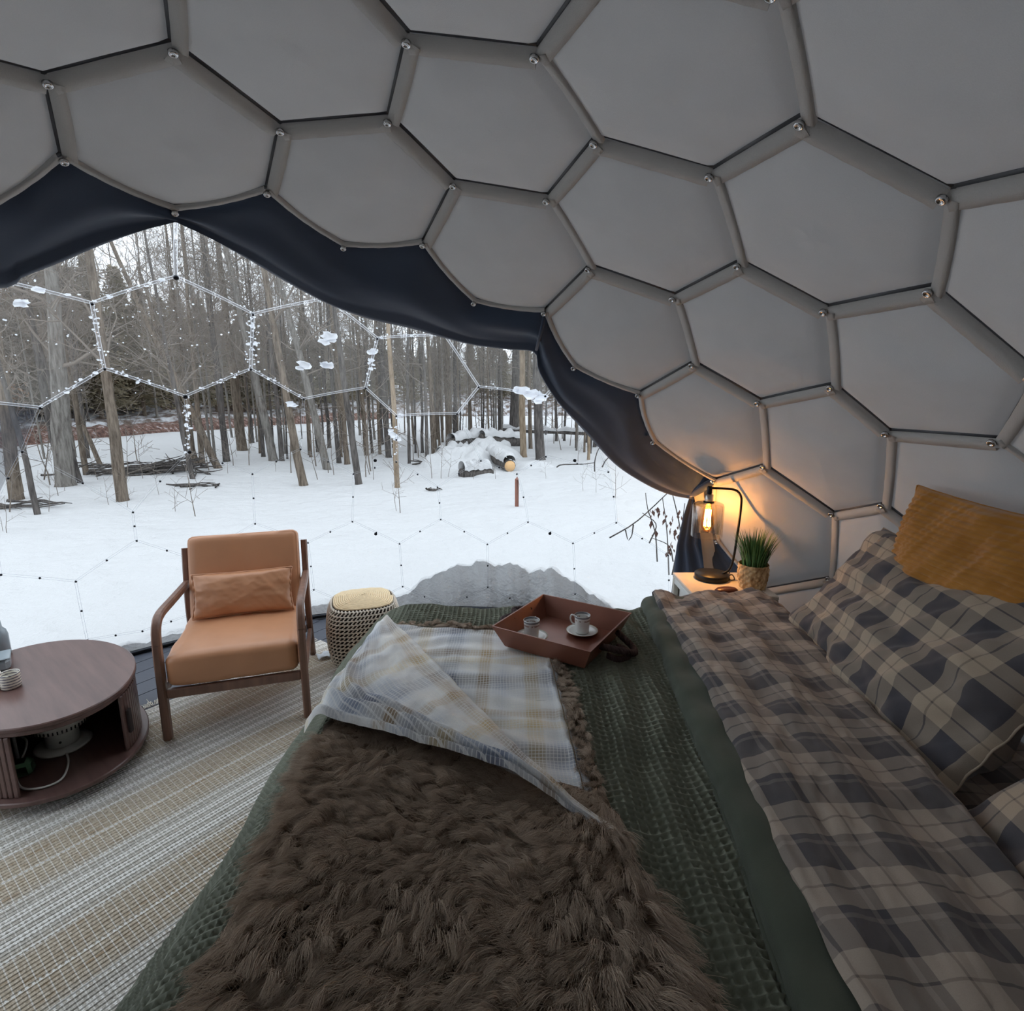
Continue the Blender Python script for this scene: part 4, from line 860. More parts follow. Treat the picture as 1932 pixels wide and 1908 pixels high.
# --- comforter fold (plain green) and flannel turned over it
M_green = fabric('plain_green_cotton', (80, 86, 74), sheen=.2)
def lerp_pts(pts, y): a = np.array(pts); return np.interp(y, a[:, 0], a[:, 1])
XL = [(.3, .42), (.68, .442), (1.0, .484), (1.29, .513), (1.71, .541), (2.3, .60), (2.6, .625)]; XF = [(.3, .49), (.66, .52), (1.07, .564), (1.56, .62), (2.35, .66), (2.6, .675)]; XR = [(.3, .93), (.93, 1.03), (1.345, 1.11), (2.13, 1.24), (2.6, 1.27)]
def yside(sv, y0=.36, y1=2.47):             # rows that hang down beyond both long sides
    s, c = arc([(y0 - .06, -.34), (y0 - .04, -.15), (y0 + .02, -.02), (y0 + .14, 0), (1.4, 0), (y1 - .12, 0), (y1 - .03, -.02), (y1 + .01, -.10), (y1 + .02, -.34)]); q = sv * s[-1]
    return np.interp(q, s, c[:, 0]), np.interp(q, s, c[:, 1])
nu, nv = 60, 260; uu, vv = np.meshgrid(np.linspace(0, 1, nu), np.linspace(0, 1, nv), indexing='ij'); Y, ZY = yside(vv)
prof = np.array([(0, 0), (.004, .030), (.018, .050), (.05, .060), (.10, .060), (.30, .052), (.46, .05)]); pc = catmull(prof, nu); w_ = pc[:, 0][:, None] + 0 * vv; hh = pc[:, 1][:, None] + 0 * vv
X = lerp_pts(XL, Y) + w_ + .004 * fbm(vv * 30, uu * 2, 3); q = .004 * fbm(vv * 18 + 3, uu * 5, 12) + .004 * np.sin(vv * 90) * np.exp(-((uu - .25) / .18) ** 2)
Z = BT + hh + ZY + q
# stitched underside lip
V = np.stack([X, Y, Z], -1).reshape(-1, 3)
com = empty('comforter', (.9, 1.4, BT)); tag(com, 'plain dark green comforter with its edge folded back across the bed', 'comforter')
topar(obj('folded_edge', mesh('folded_edge', V, gridF(nu, nv)), M_green, com), com)
bb = B(); ys = np.linspace(.42, 2.44, 60); bb.tube([(lerp_pts(XL, y) + .006, y, BT + .010) for y in ys], .008, 6); topar(bb.done('hem', M_green, com), com)
def plaid(name, stops_u, stops_v, base, su=1.0, sv=1.0, weave=500, bump=.15, blend='MIX', soft=0.0, rot=0.0, haze=None, thr=None):
    m, n, p = newmat(name, .95, 0, .1, .25); co = n.mapping(n.coord('UV'), (1, 1, 1), (0, 0, rot)); 
    if soft: 
        nn = n.noise(9, 3, co, out=1); vq = n.new('ShaderNodeVectorMath', operation='SCALE'); vs_ = n.new('ShaderNodeVectorMath', operation='SUBTRACT'); va = n.new('ShaderNodeVectorMath', operation='ADD')
        n.con(nn, vs_.inputs[0]); vs_.inputs[1].default_value = (.5, .5, .5); n.con(vs_.outputs[0], vq.inputs[0]); vq.inputs['Scale'].default_value = soft; n.con(co, va.inputs[0]); n.con(vq.outputs[0], va.inputs[1]); co = va.outputs[0]
    x, y, z = n.sep(co); fu = n.math('FRACT', n.math('MULTIPLY', x, su)); fv = n.math('FRACT', n.math('MULTIPLY', y, sv))
    cu = n.ramp(fu, stops_u, 'CONSTANT' if not soft else 'LINEAR'); cv = n.ramp(fv, stops_v, 'CONSTANT' if not soft else 'LINEAR')
    c = n.mix(.5, cu, cv) if blend == 'MIX' else n.mix(1.0, cu, cv, 'MULTIPLY')
    if thr:                                  # thin open threads
        for ax, k in ((x, thr[0]), (y, thr[1])):
            t = n.math('GREATER_THAN', n.math('SINE', n.math('MULTIPLY', ax, k)), .72); c = n.mix(n.math('MULTIPLY', t, thr[2]), c, lin((246, 246, 244)))
    c = n.mix(n.math('MULTIPLY', n.noise(1.0, 3, n.mapping(co, (420, 420, 1)), .8), .5), c, n.mix(.55, c, lin((60, 56, 54)))); c = n.mix(n.ramp(n.noise(1.0, 3, n.mapping(co, (9, 9, 1))), [(.35, (0, 0, 0)), (.7, (.35, .35, .35))]), c, n.mix(.5, c, lin((150, 138, 128)))); n.con(c, p.inputs['Base Color'])
    n.con(n.bump(n.math('ADD', n.noise(weave, 2), n.math('MULTIPLY', n.noise(25, 3), 2)), bump, .004), p.inputs['Normal']); return m
def L(c): return lin(c)
lt, dk, ln_, md = L((188, 173, 158)), L((84, 82, 86)), L((116, 106, 100)), L((140, 131, 126))
FS = [(0, lt), (.235, lt), (.236, ln_), (.265, ln_), (.266, lt), (.5, dk), (.84, md), (.90, dk)]
M_flan = plaid('flannel_plaid', FS, FS, lt, 1 / .17, 1 / .17, blend='MIX')
nu, nv = 110, 260; uu, vv = np.meshgrid(np.linspace(0, 1, nu), np.linspace(0, 1, nv), indexing='ij'); Y, ZY = yside(vv, .34, 2.48)
xl, xr = lerp_pts(XF, Y), lerp_pts(XR, Y); X = xl + (xr - xl) * uu + .006 * fbm(vv * 14, uu * 3, 4)
wr = .010 * np.sin(uu * 16 + 1.6 * fbm(vv * 3 + 2, uu * 1 + 5, 6)) * sstep(uu / .25) * sstep((1 - uu) / .1) + .013 * fbm(uu * 4 + 5, vv * 9 + 3, 14) + .006 * fbm(uu * 10 + 5, vv * 30 + 3, 19) + .014 * sstep((vv - .62) / .2) * fbm(uu * 7 + 5, vv * 22 + 3, 24)
Z = BT + .074 + .016 * np.sin(PI * uu) ** .6 + wr - .045 * sstep((uu - .86) / .14) + ZY - .012 * np.exp(-(uu / .015) ** 2)
V = np.stack([X, Y, Z], -1).reshape(-1, 3); UVc = np.stack([(X - .5), Y + (.05 * X)], -1).reshape(-1, 2)
o = obj('flannel_sheet', mesh('flannel_sheet', V, gridF(nu, nv), True, UVc), M_flan); tag(o, 'grey brown plaid flannel sheet folded back over the green comforter', 'sheet')
# fitted sheet part below the pillows
nu, nv = 40, 120; uu, vv = np.meshgrid(np.linspace(0, 1, nu), np.linspace(0, 1, nv), indexing='ij'); Y, ZY = yside(vv, .40, 2.36)
X = .95 + .60 * uu; Z = BT - .022 + .006 * fbm(uu * 6, vv * 20, 5) + ZY - .2 * sstep((uu - .93) / .07)
X = np.minimum(X, 1.53); UVc = np.stack([X, Y], -1).reshape(-1, 2)
o = obj('fitted_sheet', mesh('fitted_sheet', np.stack([X, Y, Z], -1).reshape(-1, 3), gridF(nu, nv), True, UVc), M_flan); tag(o, 'plaid flannel fitted sheet on the mattress below the pillows', 'sheet')

# ================================================================ PILLOWS
def frame(o_, ax, ay):                      # matrix from origin, length axis, height axis
    ax = np.array(ax, float); ax /= np.linalg.norm(ax); ay = np.array(ay, float); ay -= ax * (ay @ ax); ay /= np.linalg.norm(ay); az = np.cross(ax, ay)
    return Matrix(((ax[0], ay[0], az[0], o_[0]), (ax[1], ay[1], az[1], o_[1]), (ax[2], ay[2], az[2], o_[2]), (0, 0, 0, 1)))
def pillow(name, M, Lx, Ly, T, mat, label, seed=1, rib=0, flange=0.0, n=90, m=60, uvs=1.0, cat='pillow', group=None, fold=.012, pinch=.06, pipe=None):
    if rib: n, m = 300, 170
    a, b = np.meshgrid(np.linspace(-1, 1, n), np.linspace(-1, 1, m), indexing='ij'); V = []; UVs = []
    for sgn in (1, -1):
        pin = 1 - pinch * (1 - np.cos(a * PI / 2)) * 0; xs = a * (1 - pinch * (1 - b * b)) * Lx / 2; ys = b * (1 - pinch * (1 - a * a)) * Ly / 2
        prof = (np.clip(1 - np.abs(a) ** 2.6, 0, 1) * np.clip(1 - np.abs(b) ** 2.6, 0, 1)) ** .48
        wr = fold * fbm(a * 2.2 + 9, b * 2.2 + 9 + 5 * sgn, seed) + fold * .9 * fbm(a * 5 + 3 + b * 2, b * 1.5 + a * 3 + sgn, seed + 9) * (1 - prof * .5)
        z = sgn * (T / 2 * prof + wr * np.minimum(prof * 2, 1))
        if rib: z = z + sgn * .008 * np.abs(np.cos(b * rib + .5 * fbm(a * 3 + 4, b * 2 + 4, seed + 3))) * np.minimum(prof * 3, 1)
        V.append(np.stack([xs, ys, z], -1).reshape(-1, 3)); UVs.append(np.stack([xs * uvs + (.0 if sgn > 0 else .4), ys * uvs], -1).reshape(-1, 2))
    F1 = gridF(n, m); F2 = gridF(n, m)[:, ::-1] + n * m
    e = empty(name); e.matrix_world = M; tag(e, label, cat, group)
    obj('cover', mesh('cover', np.vstack(V), np.vstack([F1, F2]), True, np.vstack(UVs)), mat, e)
    t = np.linspace(-1, 1, 40); loop = [(s, -1) for s in t] + [(1, s) for s in t] + [(-s, 1) for s in t] + [(-1, -s) for s in t]
    P = np.array([(q * (1 - pinch * (1 - r * r)) * Lx / 2, r * (1 - pinch * (1 - q * q)) * Ly / 2, .003 * math.sin(k * 1.1)) for k, (q, r) in enumerate(loop)])
    bb = B(); bb.tube(P, .003 if pipe is None else pipe, 6, False); bb.done('piping' if pipe else 'edge_seam', mat, e)
    return e
FS2 = [(0, L((198, 180, 158))), (.235, L((198, 180, 158))), (.236, ln_), (.265, ln_), (.266, L((198, 180, 158))), (.5, L((80, 79, 86)))]
M_flan2 = plaid('flannel_plaid_pillow', FS2, FS2, lt, 1 / .15, 1 / .15)
M_must, n, p = newmat('mustard_corduroy', .9, 0, .15, .4); n.con(n.mix(n.noise(10, 3), lin((158, 104, 38)), lin((198, 140, 64))), p.inputs['Base Color']); n.con(n.bump(n.noise(500, 2), .3, .003), p.inputs['Normal'])
pillow('pillow', frame((1.285, 1.66, .85), (.10, 1.0, 0.02), (.30, 0, .38)), 1.02, .56, .24, M_flan2, 'plaid flannel pillow leaning in front of the mustard cushions', 3, fold=.028, pinch=.05)
pillow('pillow', frame((1.15, .62, .80), (.10, 1.0, 0.0), (.30, 0, .30)), .96, .54, .22, M_flan2, 'plaid flannel pillow cut off by the corner of the picture', 8, fold=.016)
pillow('cushion', frame((1.405, 1.585, 1.01), (-.06, 1.0, .03), (.10, 0, .5)), .66, .56, .15, M_must, 'mustard ribbed cushion standing behind the plaid pillow', 5, rib=42, fold=.012, pinch=.05)
pillow('cushion', frame((1.39, .86, .99), (.03, 1.0, .02), (.10, 0, .5)), .62, .54, .15, M_must, 'mustard ribbed cushion almost out of the picture beside its twin', 6, rib=42, fold=.010, pinch=.05)

# ================================================================ FUR THROW
thr_ = empty('throw_blanket', (-.15, 1.1, BT + .02)); tag(thr_, 'shaggy brown fur throw with a cream plaid back folded over on the bed', 'throw')
M_furb = simple('fur_hide', (84, 68, 60), .95, var=.2)
M_fur = bpy.data.materials.new('brown_fur'); M_fur.use_nodes = True; n = N(M_fur); p = n.n['Principled BSDF']; p.inputs['Roughness'].default_value = .75; p.inputs['Specular IOR Level'].default_value = .15
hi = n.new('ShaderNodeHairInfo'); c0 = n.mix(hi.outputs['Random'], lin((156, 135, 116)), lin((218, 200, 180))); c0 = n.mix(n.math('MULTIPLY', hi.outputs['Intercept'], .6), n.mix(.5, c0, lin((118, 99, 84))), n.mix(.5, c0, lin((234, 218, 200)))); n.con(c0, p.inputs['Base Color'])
def quad_pt(c, u, v): c = np.array(c); u = u[..., None]; v = v[..., None]; return (c[0] * (1 - u) + c[1] * u) * (1 - v) + (c[3] * (1 - u) + c[2] * u) * v
FQ = [(-.575, 1.56), (.235, 1.16), (.40, .42), (-.485, .40)]
def fur_z(x, y): return BT + .026 + .020 * fbm(x * 4 + 4, y * 3 + 4, 61) - .10 * sstep((-.50 - x) / .15) * 1.0
nu, nv = 60, 80; uu, vv = np.meshgrid(np.linspace(0, 1, nu), np.linspace(0, 1, nv), indexing='ij'); q = quad_pt(FQ, uu, vv); q[..., 0] += .018 * fbm(vv * 6, uu * 0 + 2, 5) * (np.abs(uu - .5) * 2) ** 3
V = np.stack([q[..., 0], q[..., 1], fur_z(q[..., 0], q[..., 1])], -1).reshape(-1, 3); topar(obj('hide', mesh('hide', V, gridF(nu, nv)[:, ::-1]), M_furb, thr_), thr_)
def fur(name, quad, N_, length, zf, seed, vflat=0.0, nk=5, rad=.0007):
    rg = np.random.default_rng(seed); u, v = rg.random(N_), rg.random(N_); r = quad_pt(quad, u, v); x, y = r[:, 0] + .018 * fbm(v * 6, u * 0 + 2, 5) * (np.abs(u - .5) * 2) ** 3, r[:, 1]; z = zf(x, y)
    # tufts: strands lean to the centre of their tuft; the pile lies over along a swirling flow
    ang = -1.9 + 1.5 * fbm(x * 2.6 + 20, y * 2.6 + 20, seed + 1) + .8 * fbm(x * 9 + 20, y * 9 + 20, seed + 2); fl = np.stack([np.cos(ang), np.sin(ang)], 1)
    nt = max(40, N_ // 40); tu, tv_ = rg.random(nt), rg.random(nt); tq = quad_pt(quad, tu, tv_); kd = KDTree(nt)
    for i, c in enumerate(tq): kd.insert((c[0], c[1], 0), i)
    kd.balance(); wx = x + .006 * vnoise(x * 60 + 3, y * 60 + 3, 5); wy = y + .006 * vnoise(x * 60 + 33, y * 60 + 3, 6)
    ti = np.array([kd.find((float(a), float(b), 0.0))[1] for a, b in zip(wx, wy)]); cxq, cyq = tq[ti, 0], tq[ti, 1]; hsh = rg.random(nt)[ti]; a2 = hsh * 6.28; Lh = length * (.65 + .6 * hsh) * rg.uniform(.75, 1.15, N_)
    tip = np.stack([cxq - x, cyq - y], 1) * .55 + fl * (Lh * .70)[:, None] + np.stack([np.cos(a2), np.sin(a2)], 1) * (Lh * .30)[:, None] + rg.normal(0, length * .14, (N_, 2)); rise = Lh * (.50 + .3 * np.sin(hsh * 40))
    edge = np.minimum(np.minimum(u, 1 - u) * .85, np.minimum(v, 1 - v) * .8) < .05; rise = np.where(edge, rise * .55, rise) * np.where(v < vflat, .3, 1.0)
    t = np.linspace(0, 1, nk); P = np.zeros((N_, nk, 3)); s2 = t ** 1.5
    P[:, :, 0] = x[:, None] + tip[:, 0:1] * s2; P[:, :, 1] = y[:, None] + tip[:, 1:2] * s2; P[:, :, 2] = z[:, None] + rise[:, None] * np.sin(t * PI * .62)
    cu = bpy.data.hair_curves.new(name); cu.add_curves([nk] * N_); cu.attributes['position'].data.foreach_set('vector', P.astype(np.float32).ravel())
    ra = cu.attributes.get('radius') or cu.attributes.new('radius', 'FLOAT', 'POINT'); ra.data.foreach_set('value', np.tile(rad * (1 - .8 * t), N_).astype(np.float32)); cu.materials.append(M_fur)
    o = bpy.data.objects.new(name, cu); link(o, thr_); topar(o, thr_); tag(o, kind='stuff'); return o
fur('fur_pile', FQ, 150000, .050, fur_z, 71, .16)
MU1, MU2, MU3, MU4, MU5 = L((254, 252, 246)), L((236, 216, 170)), L((146, 156, 176)), L((222, 227, 234)), L((82, 85, 100))
MU6 = L((206, 178, 134)); US = [(0, MU1), (.09, MU1), (.12, MU2), (.2, MU2), (.23, MU1), (.30, MU4), (.38, MU4), (.41, MU3), (.52, MU3), (.55, MU4), (.62, MU1), (.70, MU1), (.73, MU6), (.80, MU6), (.83, MU1), (.92, MU4), (1, MU1)]; VS = [(0, MU1), (.08, MU4), (.16, MU4), (.19, MU3), (.24, MU3), (.27, MU5), (.36, MU5), (.39, MU3), (.44, MU4), (.50, MU1), (.58, MU1), (.61, MU2), (.70, MU2), (.73, MU1), (.78, MU6), (.84, MU6), (.88, MU1), (1, MU1)]
M_mus = plaid('muslin_plaid', US, VS, MU1, 1 / .42, 1 / .40, soft=.012, thr=(620, 560, .6), bump=.5, weave=300, blend='MIX')
PQ = [(-.55, 2.20), (.150, 2.13), (.205, 1.13), (-.59, 1.60)]
def pl_z(x, y): return BT + .026 + .006 * fbm(x * 7 + 4, y * 5 + 4, 44) + .004 * np.sin(y * 60 + 3 * np.sin(x * 9)) - .07 * sstep((-.52 - x) / .1)
nu, nv = 130, 170; uu, vv = np.meshgrid(np.linspace(0, 1, nu), np.linspace(0, 1, nv), indexing='ij'); q = quad_pt(PQ, uu, vv); q[..., 0] += .008 * fbm(vv * 9, uu * 0 + 4, 15) * uu; X, Y = q[..., 0], q[..., 1]; Z = pl_z(X, Y) + .005 * np.exp(-((uu - .955) / .012) ** 2)
Z = Z - .02 * (np.maximum(np.exp(-uu / .01), np.maximum(np.exp(-(1 - uu) / .012), np.exp(-vv / .01))))
pbk = topar(obj('plaid_back', mesh('plaid_back', np.stack([X, Y, Z], -1).reshape(-1, 3), gridF(nu, nv)[:, ::-1], True, np.stack([X, Y], -1).reshape(-1, 2)), M_mus, thr_), thr_)
bb = B(); bb.tube([(.128 + .052 * t, 2.10 - .95 * t, float(pl_z(np.array([.128 + .052 * t]), np.array([2.10 - .95 * t]))[0]) + .0045) for t in np.linspace(0, 1, 60)], .0016, 5); (bb.done('stitching', simple('brown_thread', (110, 92, 70), .9), pbk))
fur('fur_rim', [(.135, 2.14), (.185, 2.14), (.245, 1.06), (.195, 1.06)], 9000, .032, lambda x, y: BT + .014 + 0 * x, 81)
fur('fur_rim', [(-.52, 2.225), (.16, 2.155), (.15, 2.125), (-.52, 2.19)], 5000, .03, lambda x, y: BT + .014 + 0 * x, 85)
# flap folded over
E1 = catmull([(-.535, 2.215), (-.328, 1.889), (-.126, 1.557), (.047, 1.27), (.153, 1.130), (.262, 1.035)], 150); E2 = catmull([(-.625, 1.90), (-.635, 1.52), (-.56, 1.405), (-.388, 1.335), (-.187, 1.245), (.139, 1.085), (.266, 1.018)], 150)
nv = 90; V = []; UVc = []
for i in range(150):
    s = i / 149
    for j in range(nv):
        v = j / (nv - 1); c = E1[i] * (1 - v) + E2[i] * v; x, y = c; amp = 1 - .75 * sstep((s - .75) / .25)
        lift = 1 - .85 * sstep((s - .78) / .22); q = (v - .58) / .42
        z = .034 + .026 * math.sin(PI * v * .5) * amp
        if q > 0: z += amp * .036 * (.5 - .5 * math.cos(q * 2 * PI * 2.5)) * min(1, q * 3) * float(sstep((s - .08) / .15)) + .016 * q * amp
        z += .005 * float(fbm(np.array([s * 18 + 3]), np.array([v * 5 + 3]), 91)[0]) + .003 * math.sin(v * 26 + s * 7) - .034 * math.exp(-(1 - v) / .012) - .010 * math.exp(-v / .012)
        z = BT + .026 + z * float(lift)
        z -= .16 * float(sstep((-.535 - x) / .14)); V.append((x, y, z)); UVc.append((s * 1.25 + .1, v * .42 * (1 - .6 * s) - .117))
topar(obj('folded_flap', mesh('folded_flap', np.array(V), gridF(150, nv)[:, ::-1], True, np.array(UVc)), M_mus, thr_), thr_)
# ================================================================ ARMCHAIR
def wood(name, c1, c2, rough=.4, sc=(3, 3, 40), spec=.4):
    m, n, p = newmat(name, rough, 0, spec); f = n.noise(1.0, 5, n.mapping(n.coord(), sc), .6); n.con(n.ramp(f, [(.3, lin(c1)), (.7, lin(c2))]), p.inputs['Base Color']); n.con(n.bump(f, .08, .003), p.inputs['Normal']); return m
M_wal = wood('walnut_wood', (104, 76, 64), (136, 102, 86), .38, (30, 30, 3))
def leather(name, c):
    m, n, p = newmat(name, .38, 0, .5); c = lin(c); n.con(n.mix(n.noise(7, 3), tuple(v * .9 for v in c), tuple(v * 1.1 for v in c)), p.inputs['Base Color']); n.con(n.bump(n.noise(380, 3), .10, .002), p.inputs['Normal']); return m
M_lea = leather('tan_leather', (190, 136, 100))
fl, frt = U(318, 1393, .011), U(581, 1350, .011); ex = (frt - fl) / np.linalg.norm(frt - fl); CW = np.linalg.norm(frt - fl); ch = empty('armchair', (fl[0], fl[1], .011), math.atan2(ex[1], ex[0])); tag(ch, 'tan leather armchair with curved walnut arms standing on the rug', 'armchair')
def seg(P, w, d, name, parent, mat):           # rectangular bar along a path in the x = const plane
    P = np.asarray(P, float); T = np.gradient(P, axis=0); T /= np.linalg.norm(T, axis=1)[:, None]; V = []; 
    for q, t in zip(P, T):
        sd = np.array([1.0, 0, 0]); nn = np.cross(sd, t)
        for a, b in ((-1, -.6), (-.6, -1), (.6, -1), (1, -.6), (1, .6), (.6, 1), (-.6, 1), (-1, .6)): V.append(q + sd * a * w / 2 + nn * b * d / 2)
    m = len(P); Fc = [(i * 8 + j, i * 8 + (j + 1) % 8, (i + 1) * 8 + (j + 1) % 8, (i + 1) * 8 + j) for i in range(m - 1) for j in range(8)] + [tuple(range(7, -1, -1)), tuple((m - 1) * 8 + j for j in range(8))]
    me = mesh(name, V, Fc); me.set_sharp_from_angle(angle=.6); return obj(name, me, mat, parent)
for sx in (0, CW):
    lg = catmull([(sx, 0.0, 0), (sx, .005, .20), (sx, .01, .40), (sx, .016, .50), (sx, .045, .56), (sx, .11, .583), (sx, .30, .578), (sx, .50, .572), (sx, .60, .570)], 40)
    seg(lg[:17], .036, .046, 'leg', ch, M_wal); seg(lg[16:], .036, .040, 'arm', ch, M_wal)
    seg(catmull([(sx, .72, 0), (sx, .64, .16), (sx, .595, .33), (sx, .60, .5), (sx, .655, .76)], 20), .034, .042, 'leg', ch, M_wal)
    seg([(sx, .02, .235), (sx, .35, .215), (sx, .62, .20)], .024, .045, 'side_rail', ch, M_wal)
bb = B(); bb.box(.018, CW - .018, -.012, .014, .205, .25, .004); bb.done('front_rail', M_wal, ch, False)
bb = B(); bb.box(.018, CW - .018, .585, .61, .20, .245, .004); bb.done('rear_rail', M_wal, ch, False)
def cushion_box(name, x0, x1, y0, y1, z0, z1, r, mat, parent, crown=.0, M=None, crease=0):
    n_, V, Fc = 26, [], []
    # rounded box from a subdivided cube
    faces_ = []
    for ax in range(3):
        for sg in (-1, 1):
            a, b = np.meshgrid(np.linspace(-1, 1, n_), np.linspace(-1, 1, n_), indexing='ij'); P = np.zeros((n_, n_, 3)); P[..., ax] = sg; P[..., (ax + 1) % 3] = a; P[..., (ax + 2) % 3] = b * sg; faces_.append(P.reshape(-1, 3))
    hs = np.array([(x1 - x0) / 2, (y1 - y0) / 2, (z1 - z0) / 2]); c = np.array([(x0 + x1) / 2, (y0 + y1) / 2, (z0 + z1) / 2]); o_ = 0
    for P in faces_:
        Q = P * hs; core = np.clip(Q, -(hs - r), hs - r); d = Q - core; l = np.linalg.norm(d, axis=1)[:, None]; Q = np.where(l > 1e-9, core + d / np.maximum(l, 1e-9) * r, Q)
        bul = (1 - P[:, 0] ** 2) * (1 - P[:, 1] ** 2); Q[:, 2] += crown * bul * (P[:, 2] > -.99) * np.clip(P[:, 2], 0, 1); Q += .004 * np.stack([fbm(P[:, 0] * 2 + 5, P[:, 1] * 2 + 5, 3)] * 3, 1) * np.sign(P)
        V.append(Q + c); Fc.append(gridF(n_, n_) + o_); o_ += n_ * n_
    V = np.vstack(V)
    if M is not None: V = V @ np.array(M)[:3, :3].T + np.array(M)[:3, 3]
    me = mesh(name, V, np.vstack(Fc)); o = obj(name, me, mat, parent); md_ = o.modifiers.new('weld', 'WELD'); md_.merge_threshold = .0005; return o
cushion_box('seat', .022, CW - .022, -.018, .60, .255, .415, .035, M_lea, ch, .022)
tilt = Matrix.Translation((0, .50, .36)) @ Matrix.Rotation(math.radians(-15), 4, 'X')
cushion_box('backrest', .030, CW - .030, -.05, .06, 0, .485, .032, M_lea, ch, 0, tilt)
Mch = ch.matrix_basis if False else Matrix.Translation(ch.location) @ Matrix.Rotation(ch.rotation_euler.z, 4, 'Z')
cm = Mch @ Matrix.Translation((CW / 2, .425, .545)) @ Matrix.Rotation(math.radians(72), 4, 'X')
pillow('lumbar_cushion', cm, .50, .235, .13, M_lea, 'small tan leather lumbar cushion lying on the armchair seat', 12, fold=.006, pinch=.05, pipe=.005, cat='cushion', n=60, m=40)

# ================================================================ POUF
M_cord = simple('grey_cord', (222, 212, 198), .95, var=.15, scale=60, bump=.3, bscale=300); M_jute = simple('straw_braid', (226, 204, 168), .9, var=.16, scale=60, bump=.3, bscale=300); M_core = simple('pouf_core', (64, 58, 54), .95)
pc_ = (-.915, 3.165); po = empty('pouf', (*pc_, .0), .30); tag(po, 'crocheted cord pouf with a straw braid top on the deck', 'pouf')
def sq(a, r, k=3.2): return r / (abs(math.cos(a)) ** k + abs(math.sin(a)) ** k) ** (1 / k)
prof_ = [(.165, .0), (.195, .04), (.212, .12), (.218, .21), (.212, .30), (.196, .36), (.172, .395)]
ph_ = catmull(prof_, 40)
bb = B(); V = []; na_ = 48
for r, z in ph_:
    for j in range(na_): a = 2 * PI * j / na_; q = sq(a, max(r - .012, .01)); V.append((q * math.cos(a), q * math.sin(a), z))
bb.add(V, [(i * na_ + j, i * na_ + (j + 1) % na_, (i + 1) * na_ + (j + 1) % na_, (i + 1) * na_ + j) for i in range(39) for j in range(na_)] + [tuple(range(na_))[::-1], tuple(39 * na_ + j for j in range(na_))]); bb.done('core', M_core, po)
bb = B(); sN = 60
def rz(z): return float(np.interp(z, ph_[:, 1], ph_[:, 0]))
for j in range(sN):                              # vertical braids
    a = 2 * PI * j / sN; zs = np.linspace(.005, .385, 34); bb.tube([(sq(a + .018 * math.sin(k * PI / 1.0 + (j % 2) * PI), rz(z) + .001) * math.cos(a + .028 * (-1) ** k), sq(a, rz(z) + .001) * math.sin(a + .028 * (-1) ** k), z) for k, z in enumerate(zs)], .0052, 5)
for k in range(17):                              # cross stitches
    z = .012 + .366 * k / 16; bb.tube([(sq(a, rz(z) + .002 * math.sin(j * PI + k * PI)) * math.cos(a), sq(a, rz(z)) * math.sin(a), z) for j, a in enumerate(np.linspace(0, 2 * PI, 97))], .0042, 5, False)
o = bb.done('crochet_cord', M_cord, po); tag(o, kind='stuff')
bb = B(); P = []
for k in range(900):
    t = k / 899; a = t * 15 * 2 * PI; r = sq(a, .008 + .166 * t); P.append((r * math.cos(a), r * math.sin(a), .412 - .022 * t ** 2 + .0012 * math.sin(k * 1.9)))
bb.tube(P, .0062, 6); bb.done('braided_top', M_jute, po)

# ================================================================ COFFEE TABLE
M_tab = wood('dark_walnut_veneer', (88, 65, 61), (114, 88, 82), .32, (2, 22, 22), .5); M_tabi = simple('dark_table_inside', (50, 42, 42), .6, var=.1)
tc = np.array([-2.087, 2.223]); ta, tb_, tang = .464, .334, 2.452
tbl = empty('coffee_table', (*tc, .011), tang); tag(tbl, 'oval dark walnut coffee table with an open tambour side on the rug', 'coffee table')
def ell(a, k=1.0, z=0.0): return (ta * k * math.cos(a), tb_ * k * math.sin(a), z)
def slab(name, kx, z0, z1, mat, bev=.004):
    V = []; n_ = 96
    for z, q in ((z0, -bev), (z0 + bev, 0), (z1 - bev, 0), (z1, -bev)):
        for j in range(n_): a = 2 * PI * j / n_; V.append(((ta + kx + q) * math.cos(a), (tb_ + kx + q) * math.sin(a), z))
    Fc = [(i * n_ + j, i * n_ + (j + 1) % n_, (i + 1) * n_ + (j + 1) % n_, (i + 1) * n_ + j) for i in range(3) for j in range(n_)] + [tuple(range(n_))[::-1], tuple(3 * n_ + j for j in range(n_))]
    me = mesh(name, V, Fc); me.set_sharp_from_angle(angle=.7); return obj(name, me, mat, tbl)
slab('top', 0, .349, .369, M_tab); slab('shelf', .018, .045, .066, M_tab); slab('top_rim', -.014, .325, .348, M_tab)
def tl(px, py, z):                               # table-local angle of a pixel
    p = U(px, py, z)[:2] - tc; c, s = math.cos(-tang), math.sin(-tang); x, y = c * p[0] - s * p[1], s * p[0] + c * p[1]; return math.atan2(y / tb_, x / ta)
aR, aL_ = tl(224, 1338, .28), tl(36, 1440, .20)
a0, a1 = aR, aL_ + 2 * PI
while a1 - a0 > 2 * PI: a1 -= 2 * PI
